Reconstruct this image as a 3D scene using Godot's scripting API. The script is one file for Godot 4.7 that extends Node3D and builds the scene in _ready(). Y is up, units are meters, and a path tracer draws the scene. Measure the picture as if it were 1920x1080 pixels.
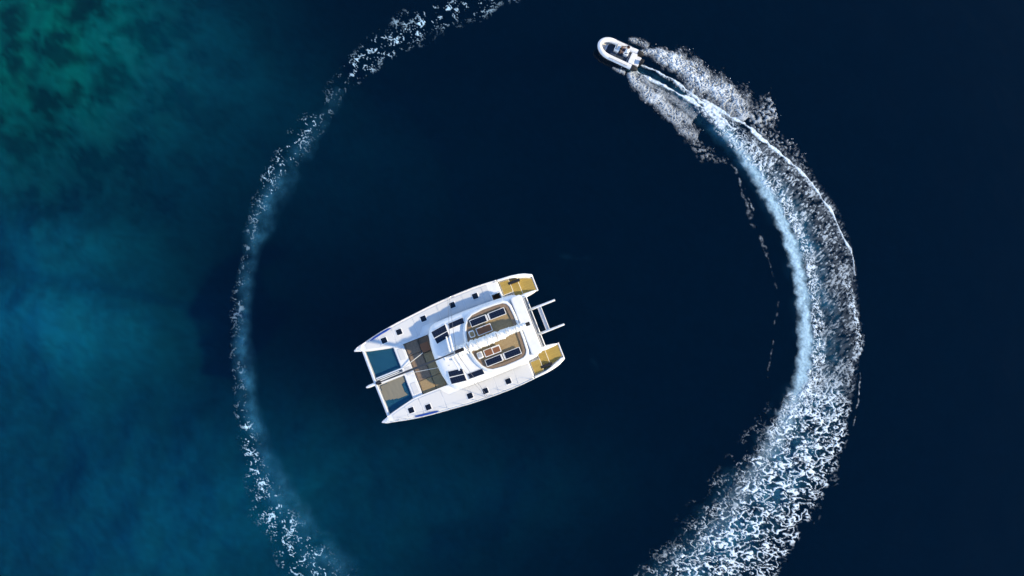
extends Node3D

# Scale of the chart: 25.04 chart units to the metre, measured on the sea surface.
const UNIT := 0.03993
const CELL := 0.05
const GX0 := -46.0
const GZ0 := -30.0
const GW := 1840
const GH := 1200

var M := {}
var noises := {}
var used_names := {}

# ---------------------------------------------------------------- helpers
func lin(r: float, g: float, b: float, a := 1.0) -> Color:
	var c := Color(r, g, b).linear_to_srgb()
	c.a = a
	return c

func mat(key: String, c: Color, rough := 0.6, spec := 0.5, metal := 0.0) -> StandardMaterial3D:
	var m := StandardMaterial3D.new()
	m.resource_name = key
	m.albedo_color = c
	m.roughness = rough
	m.metallic_specular = spec
	m.metallic = metal
	M[key] = m
	return m

func noise(key: String, freq: float, octaves := 3, type := FastNoiseLite.TYPE_SIMPLEX_SMOOTH, sd := 1) -> FastNoiseLite:
	var n := FastNoiseLite.new()
	n.noise_type = type
	n.frequency = freq
	n.seed = sd
	n.fractal_octaves = octaves
	n.fractal_type = FastNoiseLite.FRACTAL_FBM if octaves > 1 else FastNoiseLite.FRACTAL_NONE
	noises[key] = n
	return n

func noise_tex(freq: float, lo: Color, hi: Color, size := 256, sd := 3, octaves := 4) -> NoiseTexture2D:
	var n := FastNoiseLite.new()
	n.frequency = freq
	n.seed = sd
	n.fractal_octaves = octaves
	var t := NoiseTexture2D.new()
	t.width = size
	t.height = size
	t.seamless = true
	t.noise = n
	var g := Gradient.new()
	g.set_color(0, lo)
	g.set_color(1, hi)
	t.color_ramp = g
	return t

func numbered(called: String) -> String:
	if not used_names.has(called):
		used_names[called] = 0
		return called
	used_names[called] += 1
	return "%s_%03d" % [called, used_names[called]]

func thing(called: String, label: String, category: String, at := Vector3.ZERO, turn := 0.0, group := "") -> Node3D:
	var o := Node3D.new()
	o.name = numbered(called)
	add_child(o)
	o.position = at
	o.rotation.y = turn
	tag(o, label, category, group)
	return o

func tag(o: Node3D, label: String, category: String, group := "", kind := "") -> void:
	if label: o.set_meta("label", label)
	if category: o.set_meta("category", category)
	if group: o.set_meta("group", group)
	if kind: o.set_meta("kind", kind)

func obj(called: String, mesh: Mesh, m: Material, parent: Node) -> MeshInstance3D:
	var o := MeshInstance3D.new()
	o.name = called
	o.mesh = mesh
	if m: o.material_override = m
	parent.add_child(o, true)
	return o

func st_new() -> SurfaceTool:
	var st := SurfaceTool.new()
	st.begin(Mesh.PRIMITIVE_TRIANGLES)
	return st

func done(st: SurfaceTool) -> ArrayMesh:
	st.generate_normals()
	return st.commit()

func tri(st: SurfaceTool, a: Vector3, b: Vector3, c: Vector3, smooth := -1) -> void:
	for p in [a, b, c]:
		st.set_smooth_group(smooth)
		st.add_vertex(p)

func quad(st: SurfaceTool, a: Vector3, b: Vector3, c: Vector3, d: Vector3, smooth := -1) -> void:
	tri(st, a, b, c, smooth)
	tri(st, a, c, d, smooth)

# inward offset of an outline given as (x, z)
func inset(o: PackedVector2Array, d: float) -> PackedVector2Array:
	var r := PackedVector2Array()
	var n := o.size()
	var area := 0.0
	for i in n:
		area += o[i].cross(o[(i + 1) % n])
	var sg := 1.0 if area > 0 else -1.0
	for i in n:
		var e0 := (o[i] - o[(i + n - 1) % n]).normalized()
		var e1 := (o[(i + 1) % n] - o[i]).normalized()
		var n0 := Vector2(-e0.y, e0.x) * sg
		var n1 := Vector2(-e1.y, e1.x) * sg
		var b := (n0 + n1).normalized()
		var k: float = d / max(0.35, b.dot(n0))
		r.append(o[i] + b * k)
	return r

func ring3(o: PackedVector2Array, y: float) -> PackedVector3Array:
	var r := PackedVector3Array()
	for p in o:
		r.append(Vector3(p.x, y, p.y))
	return r

# joins rings of equal size; rings run clockwise seen from above or not, both sides are drawn
func stack(st: SurfaceTool, rings: Array, cap_top := true, cap_bottom := true, smooth := -1) -> void:
	for k in rings.size() - 1:
		var a: PackedVector3Array = rings[k]
		var b: PackedVector3Array = rings[k + 1]
		var n := a.size()
		for i in n:
			var j := (i + 1) % n
			quad(st, a[i], a[j], b[j], b[i], smooth)
	for which in [0, 1]:
		if (which == 0 and not cap_bottom) or (which == 1 and not cap_top):
			continue
		var r: PackedVector3Array = rings[0] if which == 0 else rings[rings.size() - 1]
		var flat := PackedVector2Array()
		for p in r:
			flat.append(Vector2(p.x, p.z))
		var idx := Geometry2D.triangulate_polygon(flat)
		for t in range(0, idx.size(), 3):
			if which == 1:
				tri(st, r[idx[t]], r[idx[t + 1]], r[idx[t + 2]], smooth)
			else:
				tri(st, r[idx[t]], r[idx[t + 2]], r[idx[t + 1]], smooth)

func slab(st: SurfaceTool, o: PackedVector2Array, y0: float, y1: float, bevel := 0.02) -> void:
	var q := o
	var area := 0.0
	for i in o.size():
		area += o[i].cross(o[(i + 1) % o.size()])
	if area < 0:
		q = o.duplicate()
		q.reverse()
	stack(st, [ring3(q, y0), ring3(q, y1 - bevel), ring3(inset(q, bevel * 0.45), y1 - bevel * 0.3), ring3(inset(q, bevel * 1.3), y1)])

func rect(x0: float, x1: float, z0: float, z1: float, round_ := 0.0) -> PackedVector2Array:
	var r := PackedVector2Array()
	if round_ <= 0.0:
		r = PackedVector2Array([Vector2(x0, z0), Vector2(x1, z0), Vector2(x1, z1), Vector2(x0, z1)])
		return r
	var cs := [Vector2(x1 - round_, z0 + round_), Vector2(x1 - round_, z1 - round_), Vector2(x0 + round_, z1 - round_), Vector2(x0 + round_, z0 + round_)]
	for k in 4:
		for i in 4:
			var a := -PI / 2 + k * PI / 2 + i * PI / 6
			r.append(cs[k] + Vector2(cos(a), sin(a)) * round_)
	return r

func slab_mesh(o: PackedVector2Array, y0: float, y1: float, bevel := 0.02) -> ArrayMesh:
	var st := st_new()
	slab(st, o, y0, y1, bevel)
	return done(st)

func flip(o: PackedVector2Array, s: float) -> PackedVector2Array:
	var r := PackedVector2Array()
	for p in o:
		r.append(Vector2(p.x, p.y * s))
	return r

# a tube through points; radius may be a number or an array
func tube(st: SurfaceTool, pts: Array, radius, sides := 8, flat_y := 1.0) -> void:
	var rings := []
	var n := pts.size()
	for i in n:
		var d: Vector3 = (pts[min(i + 1, n - 1)] - pts[max(i - 1, 0)]).normalized()
		var up := Vector3.UP if abs(d.y) < 0.95 else Vector3.RIGHT
		var sx := d.cross(up).normalized()
		var sy := sx.cross(d).normalized()
		var r: float = radius[i] if radius is Array else radius
		var ring := PackedVector3Array()
		for k in sides:
			var a := TAU * k / sides
			ring.append(pts[i] + sx * cos(a) * r + sy * sin(a) * r * flat_y)
		rings.append(ring)
	for k in n - 1:
		for i in sides:
			var j := (i + 1) % sides
			quad(st, rings[k][i], rings[k][j], rings[k + 1][j], rings[k + 1][i], 0)
	for e in [0, n - 1]:
		for i in sides:
			tri(st, pts[e], rings[e][i], rings[e][(i + 1) % sides], 1)

func tube_mesh(pts: Array, radius, sides := 8, flat_y := 1.0) -> ArrayMesh:
	var st := st_new()
	tube(st, pts, radius, sides, flat_y)
	return done(st)

func lerp_table(t: Array, x: float) -> float:
	# t: pairs [x, value], x falling
	if x >= t[0][0]:
		return t[0][1]
	for i in t.size() - 1:
		if x >= t[i + 1][0]:
			return lerpf(t[i + 1][1], t[i][1], (x - t[i + 1][0]) / (t[i][0] - t[i + 1][0]))
	return t[-1][1]

# ---------------------------------------------------------------- main
func _ready() -> void:
	setup_camera_and_light()
	make_materials()
	make_sea()
	make_foam()
	make_catamaran()
	make_tender()

func setup_camera_and_light() -> void:
	var high := 55.0
	var cam := Camera3D.new()
	cam.name = "camera"
	add_child(cam)
	# straight down over the mast; the frame is cut off-centre from the lens circle
	var at := Vector3(-4.31, high, 4.95)
	cam.position = at
	cam.rotation_degrees = Vector3(-90, 0, 0)
	var near := 1.0
	cam.near = near
	cam.far = 6000.0
	cam.projection = Camera3D.PROJECTION_FRUSTUM
	cam.size = 1080.0 * UNIT * near / high
	cam.frustum_offset = Vector2(-at.x, at.z) * near / high
	cam.keep_aspect = Camera3D.KEEP_HEIGHT
	cam.current = true

	var env := Environment.new()
	var sky_mat := ProceduralSkyMaterial.new()
	sky_mat.sky_top_color = lin(0.007, 0.048, 0.15)
	sky_mat.sky_horizon_color = lin(0.66, 0.78, 0.92)
	sky_mat.sky_curve = 0.22
	sky_mat.ground_bottom_color = lin(0.0, 0.01, 0.03)
	sky_mat.ground_horizon_color = lin(0.3, 0.4, 0.5)
	sky_mat.sun_angle_max = 3.0
	var sky := Sky.new()
	sky.sky_material = sky_mat
	env.background_mode = Environment.BG_SKY
	env.sky = sky
	env.background_energy_multiplier = 3.8
	env.tonemap_mode = Environment.TONE_MAPPER_LINEAR
	env.tonemap_exposure = 1.24
	env.sdfgi_enabled = true
	env.ssao_enabled = true
	env.ssil_enabled = true
	env.volumetric_fog_enabled = true
	env.volumetric_fog_density = 0.0
	var we := WorldEnvironment.new()
	we.name = "world_environment"
	we.environment = env
	add_child(we)

	var sun := DirectionalLight3D.new()
	sun.name = "sun"
	add_child(sun)
	var el := deg_to_rad(32.0)
	var flat := Vector2(-0.983, -0.184)
	sun.look_at_from_position(Vector3.ZERO, Vector3(flat.x * cos(el), -sin(el), flat.y * cos(el)), Vector3.UP)
	sun.light_color = Color(1.0, 0.925, 0.77)
	sun.light_energy = 1.4
	sun.light_angular_distance = 2.0
	sun.shadow_enabled = true

func make_materials() -> void:
	var m := mat("gelcoat", Color.WHITE, 0.34)
	m.albedo_texture = noise_tex(0.012, lin(0.72, 0.71, 0.68), lin(0.80, 0.79, 0.76), 256, 5)
	m.uv1_triplanar = true
	m.uv1_scale = Vector3(0.6, 0.6, 0.6)
	m = mat("nonskid", Color.WHITE, 0.8, 0.3)
	m.albedo_texture = noise_tex(0.09, lin(0.56, 0.555, 0.54), lin(0.66, 0.655, 0.64), 256, 9)
	m.uv1_triplanar = true
	m.uv1_scale = Vector3(1.2, 1.2, 1.2)
	mat("antifoul", lin(0.03, 0.05, 0.09), 0.8, 0.3)
	mat("dark_glass", lin(0.006, 0.008, 0.014), 0.12, 0.45)
	mat("frame_grey", lin(0.35, 0.36, 0.38), 0.4)
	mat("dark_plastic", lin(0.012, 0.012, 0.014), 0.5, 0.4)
	mat("steel", lin(0.62, 0.62, 0.62), 0.25, 0.5, 1.0)
	mat("aluminium", lin(0.66, 0.67, 0.68), 0.38, 0.5, 0.25)
	mat("rope", lin(0.62, 0.58, 0.50), 0.9, 0.2)
	mat("wire", lin(0.30, 0.30, 0.31), 0.4, 0.5, 0.6)
	mat("dark_rope", lin(0.075, 0.075, 0.08), 0.9, 0.2)
	mat("blue_cloth", lin(0.02, 0.06, 0.30), 0.9, 0.2)
	mat("brown_wood", lin(0.20, 0.085, 0.038), 0.45, 0.4)
	mat("canvas", lin(0.21, 0.195, 0.15), 0.95, 0.2)
	m = mat("net", lin(0.026, 0.14, 0.25), 0.9, 0.2)
	# teak: planks are narrower than a hand, far below what the picture can show singly
	var teak := Image.create(256, 256, false, Image.FORMAT_RGB8)
	var g := FastNoiseLite.new()
	g.seed = 4
	g.frequency = 0.05
	for y in 256:
		for x in 256:
			var plank := y / 16
			var n := g.get_noise_2d(x * 0.25, y * 2.0 + plank * 57) * 0.5 + 0.5
			var p := fposmod(sin(plank * 12.9) * 43758.5, 1.0)
			var c := lin(0.46, 0.33, 0.085).lerp(lin(0.33, 0.225, 0.06), clampf(n * 0.6 + p * 0.5, 0, 1))
			if y % 16 == 0:
				c = lin(0.06, 0.045, 0.03)
			teak.set_pixel(x, y, c)
	m = mat("teak", Color.WHITE, 0.7, 0.3)
	m.albedo_texture = ImageTexture.create_from_image(teak)
	m.uv1_triplanar = true
	m.uv1_scale = Vector3(1.1, 1.1, 1.1)
	var cloth := func(key: String, a: Color, b: Color, sd: int):
		var q := mat(key, Color.WHITE, 0.95, 0.2)
		q.albedo_texture = noise_tex(0.03, a, b, 256, sd, 5)
		q.uv1_triplanar = true
		q.uv1_scale = Vector3(0.7, 0.7, 0.7)
		q.rim_enabled = true
		q.rim = 0.2
	cloth.call("tan_cloth", lin(0.27, 0.19, 0.10), lin(0.37, 0.275, 0.15), 11)
	cloth.call("taupe_cloth", lin(0.19, 0.135, 0.095), lin(0.27, 0.195, 0.135), 12)
	cloth.call("sailcloth", lin(0.66, 0.65, 0.60), lin(0.86, 0.85, 0.81), 13)
	# solar panel: printed cells
	var cells := Image.create(64, 64, false, Image.FORMAT_RGB8)
	for y in 64:
		for x in 64:
			var edge := (x % 32 < 2) or (y % 32 < 2)
			var bus := (x % 8 == 4)
			cells.set_pixel(x, y, lin(0.045, 0.055, 0.075) if edge else (lin(0.012, 0.018, 0.04) if bus else lin(0.005, 0.008, 0.02)))
	m = mat("solar_cells", Color.WHITE, 0.18, 0.4)
	m.albedo_texture = ImageTexture.create_from_image(cells)
	m.uv1_triplanar = true
	m.uv1_scale = Vector3(3.1, 3.1, 3.1)
	m = mat("hypalon", Color.WHITE, 0.5, 0.4)
	m.albedo_texture = noise_tex(0.02, lin(0.68, 0.67, 0.65), lin(0.82, 0.81, 0.79), 128, 15)
	m.uv1_triplanar = true
	mat("tender_floor", lin(0.035, 0.05, 0.075), 0.7, 0.3)
	mat("black_rubber", lin(0.01, 0.01, 0.011), 0.6, 0.4)
	# sea surface: a clear sheet that mirrors a little of the sky, ruffled by ripples
	m = mat("sea_surface", Color(0.0, 0.05, 0.1, 0.0), 0.05, 0.33)
	m.transparency = BaseMaterial3D.TRANSPARENCY_ALPHA
	m.normal_enabled = true
	var rip := NoiseTexture2D.new()
	rip.width = 512
	rip.height = 512
	rip.seamless = true
	rip.as_normal_map = true
	rip.bump_strength = 3.0
	var rn := FastNoiseLite.new()
	rn.seed = 21
	rn.frequency = 0.02
	rn.fractal_octaves = 5
	rip.noise = rn
	m.normal_texture = rip
	m.normal_scale = 0.3
	m.uv1_triplanar = true
	m.uv1_world_triplanar = true
	m.uv1_scale = Vector3(0.13, 0.13, 0.13)
	# sea bed
	m = mat("sea_bed", Color.WHITE, 0.95, 0.1)
	m.vertex_color_use_as_albedo = true
	# foam: white bubbles, thin where few of them float
	m = mat("foam", lin(0.70, 0.80, 0.86), 0.8, 0.2)
	m.transparency = BaseMaterial3D.TRANSPARENCY_ALPHA
	m.vertex_color_use_as_albedo = true
	m = mat("old_foam", lin(0.52, 0.76, 0.90), 0.8, 0.2)
	m.transparency = BaseMaterial3D.TRANSPARENCY_ALPHA
	m.vertex_color_use_as_albedo = true
	m = mat("spray", lin(0.77, 0.83, 0.86), 0.7, 0.3)
	m.transparency = BaseMaterial3D.TRANSPARENCY_ALPHA
	m.vertex_color_use_as_albedo = true
	m.backlight_enabled = true
	m.backlight = Color(0.6, 0.6, 0.6)
	mat("drop", lin(0.88, 0.87, 0.85), 0.5, 0.4)
	m = mat("bubbles", lin(0.10, 0.46, 0.74), 0.9, 0.1)
	m.transparency = BaseMaterial3D.TRANSPARENCY_ALPHA
	m.vertex_color_use_as_albedo = true

# ---------------------------------------------------------------- sea
func chart(a: float, b: float) -> Vector2:
	return Vector2((a - 960.0) * UNIT, (b - 540.0) * UNIT)

func swell(x: float, z: float) -> float:
	return 0.035 * noises.swell.get_noise_2d(x, z)

func bed_depth(x: float, z: float) -> float:
	# a weedy bank in the north-west and a few silt rises; elsewhere the bottom falls away into deep water
	var f := 0.003
	for h in banks:
		var p: Vector2 = chart(h[0], h[1])
		var dx: float = (x - p.x) / (h[2] * UNIT)
		var dz: float = (z - p.y) / (h[3] * UNIT)
		f += h[4] * exp(-(dx * dx + dz * dz))
	return clampf(-log(f) / 0.33 + noises.bed.get_noise_2d(x, z) * 0.5, 2.2, 25.0)

# [east, south, reach east, reach south, height as the share of light that comes back up]
var banks := [[40, 20, 290, 220, 0.28], [30, 590, 200, 100, 0.27], [40, 430, 150, 70, 0.16], [300, 310, 210, 120, 0.018], [430, 110, 190, 110, 0.018], [210, 990, 300, 200, 0.17], [430, 900, 170, 160, 0.045], [60, 730, 170, 130, 0.08], [650, 1000, 260, 150, 0.04], [940, 960, 260, 130, 0.025], [760, 860, 200, 110, 0.02], [640, 240, 200, 160, 0.012], [-260, 500, 240, 900, 0.15], [200, 1300, 500, 200, 0.15]]

func make_sea() -> void:
	noise("swell", 0.16, 3, FastNoiseLite.TYPE_SIMPLEX_SMOOTH, 31)
	noise("bed", 0.14, 4, FastNoiseLite.TYPE_SIMPLEX_SMOOTH, 32)
	noise("weed", 0.24, 5, FastNoiseLite.TYPE_SIMPLEX_SMOOTH, 33)
	noise("tuft", 0.85, 3, FastNoiseLite.TYPE_SIMPLEX_SMOOTH, 37)
	noise("grain", 1.4, 2, FastNoiseLite.TYPE_SIMPLEX_SMOOTH, 34)
	# surface
	var st := st_new()
	var x0 := -56.0
	var z0 := -38.0
	var c := 0.4
	var nx := 280
	var nz := 190
	var pos := PackedVector3Array()
	var nor := PackedVector3Array()
	var idx := PackedInt32Array()
	for j in nz + 1:
		for i in nx + 1:
			var x := x0 + i * c
			var z := z0 + j * c
			var e := smoothstep(0.0, 6.0, min(min(i, nx - i), min(j, nz - j)))
			pos.append(Vector3(x, swell(x, z) * e, z))
			nor.append(Vector3(-(swell(x + 0.1, z) - swell(x - 0.1, z)) / 0.2, 1, -(swell(x, z + 0.1) - swell(x, z - 0.1)) / 0.2).normalized())
	for j in nz:
		for i in nx:
			var a := j * (nx + 1) + i
			idx.append_array(PackedInt32Array([a, a + 1, a + nx + 2, a, a + nx + 2, a + nx + 1]))
	# out to the horizon
	var far := 3000.0
	var x1 := x0 + nx * c
	var z1 := z0 + nz * c
	var base := pos.size()
	for p in [[x0, z0], [x1, z0], [x1, z1], [x0, z1], [-far, -far], [far, -far], [far, far], [-far, far]]:
		pos.append(Vector3(p[0], 0, p[1]))
		nor.append(Vector3.UP)
	for k in 4:
		var n := (k + 1) % 4
		idx.append_array(PackedInt32Array([base + 4 + k, base + 4 + n, base + n, base + 4 + k, base + n, base + k]))
	var arr := []
	arr.resize(Mesh.ARRAY_MAX)
	arr[Mesh.ARRAY_VERTEX] = pos
	arr[Mesh.ARRAY_NORMAL] = nor
	arr[Mesh.ARRAY_INDEX] = idx
	var am := ArrayMesh.new()
	am.add_surface_from_arrays(Mesh.PRIMITIVE_TRIANGLES, arr)
	var sea := obj("sea", am, M.sea_surface, self)
	tag(sea, "calm deep blue sea surface", "", "", "structure")
	# bed
	var bp := PackedVector3Array()
	var bc := PackedColorArray()
	var bi := PackedInt32Array()
	var bx := 400
	var bz := 267
	var bcell := 0.3
	var bx0 := -62.0
	var bz0 := -40.0
	for j in bz + 1:
		for i in bx + 1:
			var x := bx0 + i * bcell
			var z := bz0 + j * bcell
			bp.append(Vector3(x, -bed_depth(x, z), z))
			var w := clampf(0.45 + noises.weed.get_noise_2d(x, z) * 1.7 + noises.tuft.get_noise_2d(x, z) * 0.8, 0, 1)
			var g: float = noises.grain.get_noise_2d(x, z) * 0.2 + 1.0
			var bank := exp(-pow((x + 40.0) / 12.0, 2.0) - pow((z + 22.0) / 13.0, 2.0))
			var silt := Color(0.006, 0.20, 0.33)  # light lost in the water is put into these bed colours as a blue tint
			var weed := Color(0.002, 0.05, 0.05)
			var algae := Color(0.003, 0.24, 0.185)
			var col := silt.lerp(weed, w * 0.25)
			col = col.lerp(algae.lerp(weed, w * 0.9), clampf(bank * 1.3 + (w - 0.5) * 0.3 * bank, 0, 1))
			bc.append(Color(col.r * g, col.g * g, col.b * g))
	for j in bz:
		for i in bx:
			var a := j * (bx + 1) + i
			bi.append_array(PackedInt32Array([a, a + 1, a + bx + 2, a, a + bx + 2, a + bx + 1]))
	base = bp.size()
	for p in [[-far, -far], [far, -far], [far, far], [-far, far]]:
		bp.append(Vector3(p[0], -31, p[1]))
		bc.append(Color(0.01, 0.1, 0.2))
	bi.append_array(PackedInt32Array([base, base + 1, base + 2, base, base + 2, base + 3]))
	var sb := SurfaceTool.new()
	var ba := []
	ba.resize(Mesh.ARRAY_MAX)
	ba[Mesh.ARRAY_VERTEX] = bp
	ba[Mesh.ARRAY_COLOR] = bc
	ba[Mesh.ARRAY_INDEX] = bi
	var bm := ArrayMesh.new()
	bm.add_surface_from_arrays(Mesh.PRIMITIVE_TRIANGLES, ba)
	sb.create_from(bm, 0)
	sb.generate_normals()
	var bed := obj("seabed", sb.commit(), M.sea_bed, self)
	tag(bed, "seabed of silt and weed under the water", "", "", "structure")
	# the water itself: scatters a little blue light, hides what lies deep
	var water := FogVolume.new()
	water.name = "water"
	water.shape = RenderingServer.FOG_VOLUME_SHAPE_BOX
	water.size = Vector3(700, 30, 700)
	water.position = Vector3(0, -15.06, 0)
	var fm := FogMaterial.new()
	fm.density = 0.11
	fm.albedo = lin(0.0001, 0.0162, 0.0485)
	water.material = fm
	add_child(water)
	tag(water, "deep blue sea water", "", "", "structure")

# ---------------------------------------------------------------- foam
func spline(nodes: Array) -> Array:
	# nodes [a, b, half width, strength] on the chart -> samples every 0.25 m: [x, z, half width, strength, run]
	var out := []
	var run := 0.0
	var n := nodes.size()
	for i in n - 1:
		var p := []
		for k in [i - 1, i, i + 1, i + 2]:
			var q: Array = nodes[clampi(k, 0, n - 1)]
			var w := chart(q[0], q[1])
			p.append([w.x, w.y, q[2] * UNIT, q[3] if q.size() > 3 else 1.0])
		var steps := maxi(1, int(Vector2(p[2][0] - p[1][0], p[2][1] - p[1][1]).length() / 0.25))
		for s in steps:
			var t := float(s) / steps
			var r := []
			for c in 4:
				var a: float = p[0][c]
				var b: float = p[1][c]
				var d: float = p[2][c]
				var e: float = p[3][c]
				if c >= 2:
					r.append(lerpf(b, d, t))
				else:
					r.append(0.5 * (2 * b + (d - a) * t + (2 * a - 5 * b + 4 * d - e) * t * t + (3 * b - a - 3 * d + e) * t * t * t))
			if out.size():
				run += Vector2(r[0] - out[-1][0], r[1] - out[-1][1]).length()
			r.append(run)
			out.append(r)
	return out

# calls shape(x, z, across -1..1 (right of travel positive), run, half width, strength) for each grid point in the band, keeps the largest value
func band(field: Dictionary, nodes: Array, reach: float, shape: Callable) -> void:
	var s := spline(nodes)
	var near := {}
	for i in s.size() - 1:
		var a := Vector2(s[i][0], s[i][1])
		var b := Vector2(s[i + 1][0], s[i + 1][1])
		var ab := b - a
		var l2 := ab.length_squared()
		if l2 < 1e-8:
			continue
		var side := Vector2(-ab.y, ab.x) / sqrt(l2)
		var w: float = s[i][2] * reach
		var i0 := clampi(int((min(a.x, b.x) - w - GX0) / CELL), 0, GW - 1)
		var i1 := clampi(int((max(a.x, b.x) + w - GX0) / CELL) + 1, 0, GW - 1)
		var j0 := clampi(int((min(a.y, b.y) - w - GZ0) / CELL), 0, GH - 1)
		var j1 := clampi(int((max(a.y, b.y) + w - GZ0) / CELL) + 1, 0, GH - 1)
		for j in range(j0, j1 + 1):
			for k in range(i0, i1 + 1):
				var p := Vector2(GX0 + k * CELL, GZ0 + j * CELL)
				var t := (p - a).dot(ab) / l2
				if t < -0.35 or t > 1.35:
					continue
				var d := (p - a).dot(side)
				if absf(d) > w:
					continue
				var key := j * GW + k
				var score := absf(d) + maxf(0.0, maxf(-t, t - 1.0)) * 0.5
				if near.has(key) and near[key][0] <= score:
					continue
				near[key] = [score, d, i, clampf(t, 0, 1)]
	for key in near:
		var q: Array = near[key]
		var i: int = q[2]
		var t: float = q[3]
		var w := lerpf(s[i][2], s[i + 1][2], t)
		var v: float = shape.call(GX0 + (key % GW) * CELL, GZ0 + (key / GW) * CELL, q[1] / w, lerpf(s[i][4], s[i + 1][4], t), lerpf(s[i][3], s[i + 1][3], t))
		if v > 0.006 and v > field.get(key, 0.0):
			field[key] = v

func sheet(field: Dictionary, called: String, m: Material, y: float, rise: float, rough: float, depth := false) -> MeshInstance3D:
	var pos := PackedVector3Array()
	var nor := PackedVector3Array()
	var col := PackedColorArray()
	var idx := PackedInt32Array()
	var at := {}
	var keys := {}
	for key in field:
		for d in [0, -1, -GW, -GW - 1]:
			keys[key + d] = true
	var hn: FastNoiseLite = noises.bump
	var height := func(k: int) -> float:
		var a: float = field.get(k, 0.0)
		var x := GX0 + (k % GW) * CELL
		var z := GZ0 + (k / GW) * CELL
		return y + swell(x, z) + a * rise + a * rough * hn.get_noise_2d(x, z)
	for k in keys:
		var q := [k, k + 1, k + GW + 1, k + GW]
		for c in q:
			if at.has(c):
				continue
			at[c] = pos.size()
			var x: float = GX0 + (c % GW) * CELL
			var z: float = GZ0 + (c / GW) * CELL
			pos.append(Vector3(x, height.call(c), z))
			nor.append(Vector3((height.call(c - 1) - height.call(c + 1)) / (2 * CELL), 1, (height.call(c - GW) - height.call(c + GW)) / (2 * CELL)).normalized())
			col.append(Color(1, 1, 1, clampf(field.get(c, 0.0), 0, 1)))
		idx.append_array(PackedInt32Array([at[q[0]], at[q[1]], at[q[2]], at[q[0]], at[q[2]], at[q[3]]]))
	var arr := []
	arr.resize(Mesh.ARRAY_MAX)
	arr[Mesh.ARRAY_VERTEX] = pos
	arr[Mesh.ARRAY_NORMAL] = nor
	arr[Mesh.ARRAY_COLOR] = col
	arr[Mesh.ARRAY_INDEX] = idx
	var am := ArrayMesh.new()
	am.add_surface_from_arrays(Mesh.PRIMITIVE_TRIANGLES, arr)
	return obj(called, am, m, self)

# lace: the walls between bubbles rafts; 1 on a wall, 0 inside a cell
func lace(x: float, z: float, key: String, wall: float) -> float:
	var wx: float = noises.warp.get_noise_2d(x, z) * 0.34
	var wz: float = noises.warp.get_noise_2d(x + 71.0, z - 33.0) * 0.34
	var d: float = noises[key].get_noise_2d((x + wx) * 0.82, (z + wz) * 1.15) + 1.0   # distance between the two nearest cell centres
	return 1.0 - smoothstep(wall * 0.25, wall, d)

# torn threads: 1 where a folded noise crosses zero
func threads(x: float, z: float, key: String, w: float) -> float:
	var a: float = noises.warp.get_noise_2d(x, z)
	var b: float = noises.warp.get_noise_2d(x + 71.0, z - 33.0)
	var c: float = noises.fold.get_noise_2d(x, z)
	var v: float = noises[key].get_noise_2d(x + a * 0.4 + c * 0.10, z + b * 0.4 - c * 0.10)
	return 1.0 - smoothstep(w * 0.2, w, absf(v))

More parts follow.
